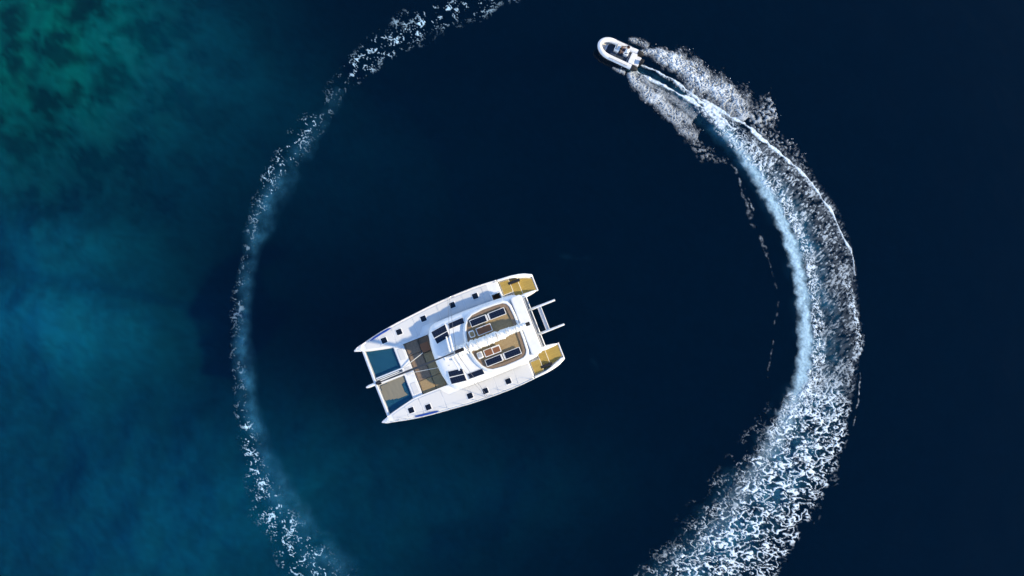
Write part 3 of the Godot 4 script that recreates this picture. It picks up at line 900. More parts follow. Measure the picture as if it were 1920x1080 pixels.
func make_hull(cat: Node3D, s: float) -> void:
	var xs := []
	var x := 7.0
	while x > -7.06:
		xs.append(x)
		x -= 0.12 if x > 6.4 else 0.25
	xs.append(-7.05)
	# make the step down to the stern platform sharp
	xs.append(-4.46)
	xs.append(-4.49)
	if s > 0:
		# the deck is open over the companionway
		xs.append(-3.66)
		xs.append(-4.28)
	xs.sort()
	xs.reverse()
	var rings := []
	for q in xs:
		var zo := lerp_table(SHEER_OUT, q)
		var zi := lerp_table(SHEER_IN, q)
		var ys := lerp_table(SHEER_Y, q)
		var zc := (zo + zi) / 2
		var w := (zo - zi) / 2
		var keel := -0.55 * clampf((7.0 - q) / 0.8, 0.05, 1.0)
		var ring := PackedVector3Array()
		for p in [[1.0, ys], [0.98, ys * 0.6], [0.84, 0.06], [0.55, keel * 0.65], [0.0, keel], [-0.55, keel * 0.65], [-0.84, 0.06], [-0.98, ys * 0.6], [-1.0, ys], [-0.5, ys + 0.02], [0.0, ys + 0.035], [0.5, ys + 0.02]]:
			ring.append(Vector3(q, p[1], (zc + w * p[0]) * s))
		rings.append(ring)
	var st := st_new()
	for k in rings.size() - 1:
		for i in 12:
			var j := (i + 1) % 12
			if s > 0 and i == 9 and rings[k][0].x < -3.65 and rings[k + 1][0].x > -4.29:
				continue
			var g := 2 if i >= 8 else (1 if i != 3 and i != 4 else 1)
			quad(st, rings[k][i], rings[k][j], rings[k + 1][j], rings[k + 1][i], g)
	for e in [0, rings.size() - 1]:
		for i in range(1, 11):
			tri(st, rings[e][0], rings[e][i], rings[e][i + 1], -1)
	var hull := obj("hull", done(st), M.gelcoat, cat)
	# raised non-skid panels on the side deck
	var panels := [[6.2, 5.2], [5.15, 4.05], [4.0, 2.35], [2.3, 0.4], [0.35, -1.55], [-1.6, -3.1], [-3.15, -4.35]]
	for pn in panels:
		if s > 0 and pn[0] == -3.15:
			pn = [-3.15, -3.58]
		var o := PackedVector2Array()
		var outer := []
		var inner := []
		for k in 5:
			var q := lerpf(pn[0], pn[1], k / 4.0)
			outer.append(Vector2(q, (lerp_table(SHEER_OUT, q) - 0.17) * s))
			var zi := lerp_table(SHEER_IN, q) + 0.14
			if q < 1.9:
				zi = 2.66
			inner.append(Vector2(q, zi * s))
		for p in outer:
			o.append(p)
		inner.reverse()
		for p in inner:
			o.append(p)
		var st2 := st_new()
		var y0 := lerp_table(SHEER_Y, pn[0])
		var y1 := lerp_table(SHEER_Y, pn[1])
		var top := PackedVector3Array()
		var low := PackedVector3Array()
		for p in o:
			var y := lerpf(y1, y0, (p.x - pn[1]) / (pn[0] - pn[1])) + 0.045
			top.append(Vector3(p.x, y, p.y))
			low.append(Vector3(p.x, y - 0.06, p.y))
		stack(st2, [low, top], true, false)
		obj("deck_panel", done(st2), M.nonskid, hull)
	# toe rail
	var pts := []
	for q in xs:
		if q < 6.9 and q > -4.5:
			pts.append(Vector3(q, lerp_table(SHEER_Y, q) + 0.035, (lerp_table(SHEER_OUT, q) - 0.035) * s))
	obj("toe_rail", tube_mesh(pts, 0.045, 6), M.gelcoat, hull)
	# rolled blue canvas lashed along the rail at the bow
	pts = []
	var xb := 5.7 if s > 0 else 4.7
	for k in 9:
		var q := xb - k * 0.22
		pts.append(Vector3(q, lerp_table(SHEER_Y, q) + 0.10, (lerp_table(SHEER_OUT, q) - 0.14) * s))
	obj("canvas_roll", tube_mesh(pts, [0.02, 0.05, 0.06, 0.06, 0.06, 0.06, 0.06, 0.05, 0.02], 7), M.blue_cloth, hull)
	# bow cap
	obj("bow_cap", tube_mesh([Vector3(7.08, 1.86, 2.76 * s), Vector3(6.85, 1.92, 2.77 * s), Vector3(6.5, 1.92, 2.75 * s)], [0.04, 0.14, 0.2], 8, 0.5), M.gelcoat, hull)
	# hatches
	var hx := [4.78, 3.55, 1.56, -0.75, -2.53] if s > 0 else [4.79, 3.56, 0.45, -0.72, -2.52]
	var hz := [2.70, 2.88, 3.14, 3.30, 3.31] if s > 0 else [2.71, 2.95, 3.29, 3.37, 3.32]
	for k in 5:
		var y := lerp_table(SHEER_Y, hx[k]) + 0.04
		var h := obj("hatch", slab_mesh(rect(hx[k] - 0.25, hx[k] + 0.25, hz[k] * s - 0.25, hz[k] * s + 0.25, 0.07), y - 0.05, y + 0.035, 0.015), M.gelcoat, hull)
		obj("hatch_glass", slab_mesh(rect(hx[k] - 0.2, hx[k] + 0.2, hz[k] * s - 0.2, hz[k] * s + 0.2, 0.05), y, y + 0.05, 0.01), M.dark_glass, h)
	# stern: bulwark, teak steps
	var bul := PackedVector2Array()
	var inn := []
	var tops := []
	var stb := st_new()
	var prev := []
	for k in 12:
		var q := lerpf(-4.44, -7.05, k / 11.0)
		var zo := lerp_table(SHEER_OUT, q)
		var wd := lerpf(0.16, 0.30, smoothstep(-5.2, -6.4, q)) * (1.0 if k < 11 else 0.6)
		var top := lerpf(1.57, 0.78, smoothstep(-5.0, -7.2, q))
		var cur := [Vector3(q, 0.3, zo * s), Vector3(q, top - 0.04, zo * s), Vector3(q, top, (zo - 0.05) * s), Vector3(q, top, (zo - wd + 0.03) * s), Vector3(q, top - 0.04, (zo - wd) * s), Vector3(q, 0.3, (zo - wd) * s)]
		if prev.size():
			for i in 5:
				quad(stb, prev[i], prev[i + 1], cur[i + 1], cur[i], 0)
		else:
			quad(stb, cur[0], cur[1], cur[4], cur[5])
		prev = cur
	quad(stb, prev[0], prev[1], prev[4], prev[5])
	obj("bulwark", done(stb), M.gelcoat, hull)
	for step in [[-4.52, -5.28, 1.30, 0.0], [-5.285, -5.92, 0.96, 0.0], [-5.925, -7.0, 0.62, 0.0]]:
		var o := PackedVector2Array()
		var wall := 0.2 if step[0] > -5.5 else 0.3
		for q in [step[0], (step[0] + step[1]) / 2, step[1]]:
			o.append(Vector2(q, (lerp_table(SHEER_OUT, q) - wall) * s))
		var inz := 2.62 if step[0] > -5.2 else 2.12
		o.append(Vector2(step[1], inz * s))
		o.append(Vector2(step[0], inz * s))
		var so := obj("step", slab_mesh(o, 0.3, step[2] - 0.02, 0.02), M.gelcoat, hull)
		obj("teak_tread", slab_mesh(inset_any(o, 0.03), step[2] - 0.03, step[2], 0.008), M.teak, so)
	obj("transom_lip", slab_mesh(rect(-7.1, -7.005, 2.06 * s if s > 0 else -3.36, 3.36 if s > 0 else -2.06), 0.3, 0.66, 0.02), M.gelcoat, hull)
	obj("step_slot_shade", slab_mesh(rect(-6.02, -5.14, 3.28 * s - 0.10, 3.28 * s + 0.10, 0.03), 0.9, 1.34, 0.02), M.dark_plastic, hull)  # solid dark block stands in for the shaded gap between steps and bulwark
	# inner quarter: curved white shoulder by the steps
	var sh := []
	for k in 7:
		var a := k / 6.0
		sh.append(Vector3(lerpf(-5.55, -6.95, a), lerpf(1.5, 0.72, smoothstep(0.2, 1.0, a)), (2.0 + 0.12 * a) * s))
	obj("quarter_shoulder", tube_mesh(sh, [0.16, 0.17, 0.17, 0.15, 0.13, 0.1, 0.05], 8), M.gelcoat, hull)
	if s > 0:
		# companionway: a real well with three steps down into the hull
		var well := st_new()
		var lo := 0.35
		var hi := 1.585
		var c := [Vector2(-4.275, 2.475), Vector2(-3.665, 2.475), Vector2(-3.665, 2.925), Vector2(-4.275, 2.925)]
		for k in 4:
			var a: Vector2 = c[k]
			var b: Vector2 = c[(k + 1) % 4]
			quad(well, Vector3(a.x, lo, a.y), Vector3(b.x, lo, b.y), Vector3(b.x, hi, b.y), Vector3(a.x, hi, a.y))
		quad(well, Vector3(c[0].x, lo, c[0].y), Vector3(c[1].x, lo, c[1].y), Vector3(c[2].x, lo, c[2].y), Vector3(c[3].x, lo, c[3].y))
		var h := obj("companionway", done(well), M.gelcoat, hull)
		obj("well_floor", slab_mesh(rect(-4.27, -3.67, 2.48, 2.92), 0.36, 0.40, 0.01), M.brown_wood, h)
		for q in [[-4.36, -4.28, 2.40, 3.0], [-3.66, -3.58, 2.40, 3.0], [-4.275, -3.665, 2.93, 3.0], [-4.275, -3.665, 2.40, 2.47]]:
			obj("coaming", slab_mesh(rect(q[0], q[1], q[2], q[3]), 1.5, 1.64, 0.01), M.gelcoat, h)
		obj("ladder_tread", slab_mesh(rect(-3.86, -3.67, 2.48, 2.92), 0.9, 0.94, 0.01), M.brown_wood, h)

func inset_any(o: PackedVector2Array, d: float) -> PackedVector2Array:
	return inset(o, d)

func make_net(cat: Node3D, o: PackedVector2Array) -> void:
	var st := st_new()
	var y := 1.46
	var half := 0.0055
	var spread := 0.03
	# cords across
	var x := 4.40
	while x < 6.36:
		var seg := across(o, x, true)
		if seg.size():
			cord(st, Vector3(x, y, seg[0]), Vector3(x, y, seg[1]), half)
		x += spread
	var z := -2.44
	while z < 2.44:
		var seg := across(o, z, false)
		if seg.size():
			cord(st, Vector3(seg[0], y + 0.004, z), Vector3(seg[1], y + 0.004, z), half)
		z += spread
	var net := obj("trampoline", done(st), M.net, cat)
	var pts := []
	for i in 5:
		pts.append(Vector3(o[i % 4].x, y, o[i % 4].y))
	obj("edge_rope", tube_mesh(pts, 0.025, 6), M.rope, net)

func make_tarpaulin(cat: Node3D) -> void:
	var at := Vector3(5.4, 1.475, -1.05)
	var o := thing("canvas_cover", "tan canvas cover spread flat on the catamaran's bow netting", "canvas cover", cat.position + Basis(Vector3.UP, cat.rotation.y) * at, cat.rotation.y)
	var edge := PackedVector2Array([Vector2(6.30, -0.26), Vector2(5.2, -0.24), Vector2(4.42, -0.24), Vector2(4.46, -0.62), Vector2(4.78, -0.70), Vector2(4.80, -1.1), Vector2(4.74, -1.42), Vector2(4.62, -1.62), Vector2(5.3, -1.60), Vector2(6.33, -1.38)])
	var n := FastNoiseLite.new()
	n.seed = 91
	n.frequency = 1.3
	var st := st_new()
	var c := 0.06
	var nx := 36
	var nz := 26
	for face in 2:
		for j in nz:
			for i in nx:
				var q := []
				for d in [[0, 0], [1, 0], [1, 1], [0, 1]]:
					q.append(Vector2(4.36 + (i + d[0]) * c, -1.72 + (j + d[1]) * c))
				var mid: Vector2 = (q[0] + q[2]) * 0.5
				if not Geometry2D.is_point_in_polygon(mid, edge):
					continue
				var v := []
				for p in q:
					v.append(Vector3(p.x, 1.482 + 0.012 * n.get_noise_2d(p.x * 2.0, p.y * 0.8) + 0.012 + face * 0.006, p.y) - at)
				quad(st, v[0], v[1], v[2], v[3], face)
	obj("cloth", done(st), M.canvas, o)

func across(o: PackedVector2Array, at: float, by_x: bool) -> Array:
	var hits := []
	for i in o.size():
		var a := o[i]
		var b := o[(i + 1) % o.size()]
		var pa := a.x if by_x else a.y
		var pb := b.x if by_x else b.y
		if (pa - at) * (pb - at) < 0:
			var t := (at - pa) / (pb - pa)
			hits.append(lerpf(a.y, b.y, t) if by_x else lerpf(a.x, b.x, t))
	hits.sort()
	return hits if hits.size() == 2 else []

func cord(st: SurfaceTool, a: Vector3, b: Vector3, r: float) -> void:
	var d := (b - a).normalized()
	var s := d.cross(Vector3.UP) * r
	var u := Vector3.UP * r
	quad(st, a + s, b + s, b + u, a + u)
	quad(st, a + u, b + u, b - s, a - s)
	quad(st, a - s, b - s, b + s, a + s)

func make_flybridge(cat: Node3D) -> void:
	var half := [[-0.78, 0.0], [-0.80, 0.45], [-0.92, 1.0], [-1.14, 1.5], [-1.42, 1.86], [-1.75, 2.03], [-2.6, 2.12], [-3.5, 2.10], [-4.05, 2.05], [-4.28, 1.92], [-4.42, 1.65], [-4.48, 0.9], [-4.5, 0.0]]
	var o := PackedVector2Array()
	for p in half:
		o.append(Vector2(p[0], p[1]))
	for i in range(half.size() - 2, 0, -1):
		o.append(Vector2(half[i][0], -half[i][1]))
	var area := 0.0
	for i in o.size():
		area += o[i].cross(o[(i + 1) % o.size()])
	if area < 0:
		o.reverse()
	var fly := obj("flybridge_floor", slab_mesh(inset(o, 0.02), 2.78, 2.90, 0.01), M.tan_cloth, cat)
	# coaming round the well
	var st := st_new()
	stack(st, [ring3(inset(o, -0.26), 2.76), ring3(inset(o, -0.18), 3.0), ring3(inset(o, -0.10), 3.06), ring3(inset(o, -0.02), 3.05), ring3(o, 3.0), ring3(o, 2.80)], false, false, -1)
	obj("coaming", done(st), M.gelcoat, cat)
	# cushioned bench round the inside
	st = st_new()
	stack(st, [ring3(inset(o, 0.015), 2.88), ring3(inset(o, 0.02), 2.99), ring3(inset(o, 0.24), 2.99), ring3(inset(o, 0.26), 2.88)], false, false, -1)
	obj("bench_cushion", done(st), M.taupe_cloth, cat)
	for s in [1.0, -1.0]:
		for k in 2:
			var x := -1.46 if k == 0 else -2.88
			var z0: float = s * 1.50
			var p := obj("solar_panel", slab_mesh(rect(x - 1.13, x, z0 - 0.22, z0 + 0.22, 0.02), 3.12, 3.175, 0.008), M.solar_cells, cat)
			obj("panel_frame", slab_mesh(rect(x - 1.17, x + 0.04, z0 - 0.26, z0 + 0.26, 0.03), 3.10, 3.16, 0.012), M.gelcoat, p)
			for lx in [x - 1.1, x - 0.05]:
				obj("leg", tube_mesh([Vector3(lx, 2.89, z0), Vector3(lx, 3.11, z0)], 0.02, 6), M.steel, p)
		for k in 2:
			obj("panel_bracket", slab_mesh(rect(-2.70 - k * 0.13, -2.64 - k * 0.13, s * 1.5 - 0.24, s * 1.5 + 0.24, 0.02), 2.9, 3.16, 0.01), M.gelcoat, cat)
	# helm side: large table and seat to starboard, two-part table to port
	var t := obj("table", slab_mesh(rect(-2.74, -1.62, 0.50, 1.06, 0.05), 3.08, 3.13, 0.012), M.gelcoat, cat)
	obj("table_top", slab_mesh(rect(-2.69, -1.67, 0.55, 1.01, 0.05), 3.12, 3.142, 0.006), M.brown_wood, t)
	obj("leg", tube_mesh([Vector3(-2.2, 2.89, 0.78), Vector3(-2.2, 3.09, 0.78)], 0.05, 8), M.steel, t)
	t = obj("table", slab_mesh(rect(-2.78, -1.56, -1.10, -0.56, 0.05), 3.08, 3.13, 0.012), M.gelcoat, cat)
	obj("table_top", slab_mesh(rect(-2.16, -1.62, -1.05, -0.61, 0.04), 3.12, 3.142, 0.006), M.brown_wood, t)
	obj("table_top", slab_mesh(rect(-2.72, -2.22, -1.05, -0.66, 0.04), 3.12, 3.142, 0.006), M.brown_wood, t)
	obj("leg", tube_mesh([Vector3(-2.2, 2.89, -0.82), Vector3(-2.2, 3.09, -0.82)], 0.05, 8), M.steel, t)
	for s in [1.0, -1.0]:
		var seat := obj("helm_seat", slab_mesh(rect(-1.46, -1.06, s * 0.80 - 0.25, s * 0.80 + 0.25, 0.08), 2.9, 3.14, 0.03), M.gelcoat, cat)
		obj("seat_cushion", slab_mesh(rect(-1.41, -1.12, s * 0.80 - 0.17, s * 0.80 + 0.17, 0.09), 3.13, 3.19, 0.03), M.tan_cloth if s > 0 else M.frame_grey, seat)
	# hard top over the cockpit
	obj("aft_hardtop", slab_mesh(rect(-5.52, -4.70, -2.2, 2.2, 0.22), 2.78, 3.06, 0.05), M.gelcoat, cat)
	for s in [1.0, -1.0]:
		obj("hardtop_seam", slab_mesh(rect(-4.68, -4.62, s * 1.15 - 0.95, s * 1.15 + 0.95), 2.8, 2.86, 0.01), M.frame_grey, cat)

func make_rig(cat: Node3D) -> void:
	var foot := Vector3(0.86, 2.80, 0)
	var head := Vector3(0.20, 20.5, 0)
	var mast := obj("mast", tube_mesh([foot, foot.lerp(head, 0.5), head], [0.15, 0.14, 0.09], 12), M.aluminium, cat)
	var on := func(y: float) -> Vector3:
		return foot.lerp(head, (y - foot.y) / (head.y - foot.y))
	for lv in [[8.6, 1.15], [14.2, 1.0]]:
		for s in [1.0, -1.0]:
			var r: Vector3 = on.call(lv[0])
			obj("spreader", tube_mesh([r, r + Vector3(-0.16, 0.05, lv[1] * s)], [0.075, 0.05], 8, 0.4), M.gelcoat, mast)
	obj("mast_head", slab_mesh(rect(-0.1, 0.35, -0.08, 0.08, 0.03), 20.4, 20.55, 0.02), M.dark_plastic, mast)
	obj("mast_step", slab_mesh(rect(0.5, 1.2, -0.3, 0.3, 0.1), 2.78, 2.9, 0.03), M.gelcoat, mast)
	obj("winch", tube_mesh([Vector3(0.62, 2.9, 0.42), Vector3(0.62, 3.06, 0.42)], [0.07, 0.06], 8), M.dark_plastic, mast)
	obj("winch", tube_mesh([Vector3(0.62, 2.9, -0.42), Vector3(0.62, 3.06, -0.42)], [0.07, 0.06], 8), M.dark_plastic, mast)
	# furled head sail on the forestay
	var f0 := Vector3(6.36, 1.95, 0)
	var f1: Vector3 = on.call(18.3) + Vector3(0.15, 0, 0)
	var pts := []
	var rad := []
	for k in 15:
		var t := k / 14.0
		pts.append(f0.lerp(f1, t))
		rad.append(0.035 + 0.03 * sin(PI * clampf(t * 1.1, 0, 1)))
	obj("furled_headsail", tube_mesh(pts, rad, 8), M.dark_rope, cat)
	obj("furler_drum", tube_mesh([f0 + Vector3(0.02, -0.12, 0), f0 + Vector3(-0.02, 0.12, 0)], 0.12, 10), M.dark_plastic, cat)
	# shrouds and lines
	for s in [1.0, -1.0]:
		obj("shroud", tube_mesh([Vector3(-0.72, 1.72, 3.84 * s), on.call(18.0)], 0.012, 5), M.wire, cat)
		obj("shroud", tube_mesh([Vector3(-0.60, 1.72, 3.84 * s), on.call(8.7)], 0.012, 5), M.wire, cat)
	obj("rigging_line", tube_mesh([Vector3(4.35, 1.72, 0.30), Vector3(2.5, 1.95, 0.85)], 0.032, 5), M.rope, cat)
	obj("rigging_line", tube_mesh([Vector3(4.6, 1.72, -0.05), Vector3(2.0, 1.9, -0.52), Vector3(1.0, 2.9, -0.7)], 0.022, 5), M.rope, cat)
	obj("rigging_line", tube_mesh([Vector3(0.75, 2.93, 0.3), Vector3(-0.7, 2.95, 0.36)], 0.02, 5), M.rope, cat)
	obj("rigging_line", tube_mesh([Vector3(0.75, 2.93, -0.3), Vector3(-0.7, 2.95, -0.36)], 0.02, 5), M.dark_rope, cat)
	# boom
	obj("boom", tube_mesh([Vector3(0.65, 3.5, 0.0), Vector3(-5.15, 3.62, 0.03)], 0.11, 10, 1.3), M.aluminium, cat)
	obj("boom_end", slab_mesh(rect(-5.28, -4.95, -0.10, 0.16, 0.05), 3.45, 3.8, 0.03), M.dark_plastic, cat)
	# stowed mainsail, flaked in folds along the boom
	var n := FastNoiseLite.new()
	n.seed = 61
	n.frequency = 1.6
	n.fractal_octaves = 3
	var st := st_new()
	var prev := PackedVector3Array()
	var steps := 150
	for i in steps + 1:
		var x := lerpf(0.62, -4.95, float(i) / steps)
		var t := float(i) / steps
		var w := lerpf(0.36, 0.20, smoothstep(0.55, 1.0, t)) * (0.75 + 0.25 * smoothstep(0.0, 0.06, t))
		var top := lerpf(1.30, 0.75, t)
		var ring := PackedVector3Array()
		for k in 14:
			var a := TAU * k / 14.0
			var fold := n.get_noise_3d(x * 2.2, sin(a) * 2.4, cos(a) * 2.4)
			var fold2 := n.get_noise_3d(x * 5.0 + 40, sin(a) * 1.2, cos(a) * 3.0)
			var r := 1.0 + 0.34 * fold + 0.16 * fold2
			ring.append(Vector3(x, 3.10 + 0.2 * t + top * 0.5 + sin(a) * top * 0.5 * (1.0 + 0.22 * fold2), 0.02 + cos(a) * w * r))
		if prev.size():
			for k in 14:
				var j := (k + 1) % 14
				quad(st, prev[k], prev[j], ring[j], ring[k], 0)
		else:
			for k in range(1, 13):
				tri(st, ring[0], ring[k], ring[k + 1])
		prev = ring
	for k in range(1, 13):
		tri(st, prev[0], prev[k], prev[k + 1])
	var sail := obj("stowed_mainsail", done(st), M.sailcloth, cat)
	for k in 7:
		var x := 0.1 - k * 0.72
		var lp := []
		for i in 9:
			var a := TAU * i / 8.0
			lp.append(Vector3(x, 3.76 - 0.01 * k + sin(a) * (0.72 - 0.045 * k), 0.02 + cos(a) * (0.40 - 0.02 * k)))
		obj("sail_tie", tube_mesh(lp, 0.018, 5), M.dark_rope if k % 3 == 1 else M.rope, sail)

func make_stern_gear(cat: Node3D) -> void:
	obj("aft_beam", slab_mesh(rect(-5.98, -5.70, -1.98, 1.98, 0.04), 1.3, 1.78, 0.05), M.gelcoat, cat)
	for s in [1.0, -1.0]:
		var d := obj("davit_arm", tube_mesh([Vector3(-5.85, 1.7, 0.93 * s + 0.0), Vector3(-6.0, 2.2, 0.93 * s), Vector3(-6.2, 2.36, 0.93 * s), Vector3(-7.7, 2.44, 0.93 * s)], [0.09, 0.09, 0.085, 0.075], 8), M.gelcoat, cat)
		obj("davit_hook", tube_mesh([Vector3(-7.6, 2.42, 0.93 * s), Vector3(-7.6, 2.2, 0.93 * s)], 0.03, 6), M.steel, d)
	obj("davit_crossbar", slab_mesh(rect(-6.62, -6.34, -0.9, 0.9, 0.03), 2.28, 2.42, 0.03), M.gelcoat, cat)
	# cockpit bench behind the hard top
	obj("cockpit_bench", slab_mesh(rect(-5.69, -5.5, -1.9, 1.9, 0.02), 1.45, 1.6, 0.03), M.taupe_cloth, cat)

func make_rails(cat: Node3D) -> void:
	for s in [1.0, -1.0]:
		var tops := []
		for k in 11:
			var x := 6.3 - k * 1.05
			var z: float = (lerp_table(SHEER_OUT, x) - 0.05) * s
			var y := lerp_table(SHEER_Y, x)
			obj("stanchion", tube_mesh([Vector3(x, y, z), Vector3(x, y + 0.62, z)], 0.014, 5), M.steel, cat)
			tops.append(Vector3(x, y + 0.61, z))
		obj("lifeline", tube_mesh(tops, 0.006, 4), M.wire, cat)
		var pul := [Vector3(6.3, lerp_table(SHEER_Y, 6.3) + 0.61, (lerp_table(SHEER_OUT, 6.3) - 0.05) * s), Vector3(6.75, 2.45, 2.8 * s), Vector3(6.45, 2.35, 2.45 * s)]
		obj("pulpit", tube_mesh(pul, 0.018, 6), M.steel, cat)
		# mooring cleats
		for x in [5.9, -1.0, -4.2]:
			var z: float = (lerp_table(SHEER_OUT, x) - 0.11) * s
			var y := lerp_table(SHEER_Y, x) + 0.08
			obj("cleat", tube_mesh([Vector3(x - 0.13, y, z), Vector3(x, y + 0.03, z), Vector3(x + 0.13, y, z)], [0.015, 0.025, 0.015], 5), M.steel, cat)

# ---------------------------------------------------------------- tender
func make_tender() -> void:
	var t := thing("inflatable_tender", "small white inflatable motor boat racing with a driver at its console", "motor boat", Vector3(7.86, 0.05, -17.42), deg_to_rad(155.9))
	t.rotation.z = 0.0
	# U-shaped tube
	var pts := []
	var rad := []
	for k in 8:
		pts.append(Vector3(-1.30 + k * 0.27, 0.42 + 0.008 * k, 0.60))
		rad.append(0.185)
	for k in range(1, 12):
		var a := PI / 2 - PI * k / 12.0
		pts.append(Vector3(0.60 + cos(a) * 0.92, 0.48 + 0.14 * cos(a), 0.60 * sin(a)))
		rad.append(0.185 - 0.015 * cos(a))
	for k in range(7, -1, -1):
		pts.append(Vector3(-1.30 + k * 0.27, 0.42 + 0.008 * k, -0.60))
		rad.append(0.185)
	var tb := obj("tube", tube_mesh(pts, rad, 14), M.hypalon, t)
	for s in [1.0, -1.0]:
		obj("tube_cone", tube_mesh([Vector3(-1.29, 0.42, 0.6 * s), Vector3(-1.32, 0.42, 0.6 * s), Vector3(-1.66, 0.42, 0.6 * s), Vector3(-1.80, 0.42, 0.6 * s)], [0.20, 0.205, 0.18, 0.08], 12), M.black_rubber, tb)
		var hp := []
		for k in 6:
			hp.append(Vector3(-1.0 + k * 0.3, 0.46 + 0.008 * k + (0.165 if k > 0 and k < 5 else 0.15), 0.60 * s + 0.12 * s))
		obj("grab_line", tube_mesh(hp, 0.014, 5), M.dark_rope, tb)
	var bow := []
	for k in 7:
		var a := PI / 3 - 2 * PI / 3 * k / 6.0
		bow.append(Vector3(0.60 + cos(a) * 0.98, 0.66, 0.70 * sin(a)))
	obj("bow_pad", tube_mesh(bow, 0.03, 6), M.frame_grey, tb)
	# rigid hull and floor
	var st := st_new()
	var prev := PackedVector3Array()
	for k in 15:
		var x := lerpf(-1.4, 1.32, k / 14.0)
		var w := 0.58 * (1.0 if x < 0.4 else sqrt(maxf(0.0, 1.0 - pow((x - 0.4) / 1.0, 2.0))))
		var keel := lerpf(-0.12, 0.22, smoothstep(0.2, 1.32, x))
		var ring := PackedVector3Array([Vector3(x, 0.36, w), Vector3(x, 0.12 + keel * 0.4, w * 0.95), Vector3(x, keel, 0), Vector3(x, 0.12 + keel * 0.4, -w * 0.95), Vector3(x, 0.36, -w)])
		if prev.size():
			for i in 4:
				quad(st, prev[i], prev[i + 1], ring[i + 1], ring[i], 0)
		else:
			tri(st, ring[0], ring[1], ring[2])
			tri(st, ring[0], ring[2], ring[3])
			tri(st, ring[0], ring[3], ring[4])
		prev = ring
	obj("rigid_hull", done(st), M.gelcoat, t)
	obj("floor", slab_mesh(PackedVector2Array([Vector2(-1.2, -0.5), Vector2(0.6, -0.5), Vector2(0.95, -0.34), Vector2(1.15, 0), Vector2(0.95, 0.34), Vector2(0.6, 0.5), Vector2(-1.2, 0.5)]), 0.2, 0.27, 0.01), M.tender_floor, t)
	obj("bow_locker", slab_mesh(PackedVector2Array([Vector2(0.92, -0.28), Vector2(1.12, -0.12), Vector2(1.12, 0.12), Vector2(0.92, 0.28)]), 0.26, 0.46, 0.03), M.frame_grey, t)
	obj("stern_seat", slab_mesh(rect(-1.36, -0.92, -0.42, 0.42, 0.06), 0.26, 0.56, 0.04), M.hypalon, t)
	obj("swim_platform", slab_mesh(rect(-1.74, -1.37, -0.36, 0.36, 0.05), 0.24, 0.44, 0.03), M.gelcoat, t)
	# outboard
	var ob := obj("outboard_motor", slab_mesh(rect(-1.98, -1.70, -0.14, 0.14, 0.06), 0.45, 0.82, 0.04), M.black_rubber, t)
	obj("motor_leg", slab_mesh(rect(-1.92, -1.78, -0.05, 0.05), -0.4, 0.46, 0.02), M.black_rubber, ob)
	# console, wheel, screen
	var con := obj("console", slab_mesh(rect(0.02, 0.40, -0.05, 0.42, 0.06), 0.26, 0.78, 0.04), M.gelcoat, t)
	obj("windscreen", slab_mesh(rect(0.30, 0.33, 0.0, 0.37), 0.78, 0.98, 0.005), M.dark_glass, con)
	var wheel := []
	for k in 17:
		var a := TAU * k / 16.0
		wheel.append(Vector3(-0.06 - 0.05 * sin(a), 0.78 + 0.12 * sin(a), 0.19 + 0.15 * cos(a)))
	obj("steering_wheel", tube_mesh(wheel, 0.014, 6), M.black_rubber, con)
	obj("helm_bench", slab_mesh(rect(-0.72, -0.38, -0.02, 0.42, 0.06), 0.26, 0.62, 0.04), M.hypalon, t)
	obj("seat_strap", slab_mesh(rect(-0.85, -0.80, -0.45, 0.45), 0.27, 0.29, 0.004), M.frame_grey, t)
	obj("cool_box", slab_mesh(rect(0.1, 0.55, -0.42, -0.14, 0.05), 0.26, 0.5, 0.03), M.tender_floor, t)
	make_driver(t)

# distance to a tapered capsule
func capsule(p: Vector3, a: Vector3, b: Vector3, ra: float, rb: float) -> float:
	var ab := b - a
	var t := clampf((p - a).dot(ab) / maxf(1e-6, ab.length_squared()), 0, 1)
	return p.distance_to(a + ab * t) - lerpf(ra, rb, t)

func smin(a: float, b: float, k: float) -> float:
	var h := maxf(k - absf(a - b), 0.0) / k
	return minf(a, b) - h * h * k * 0.25

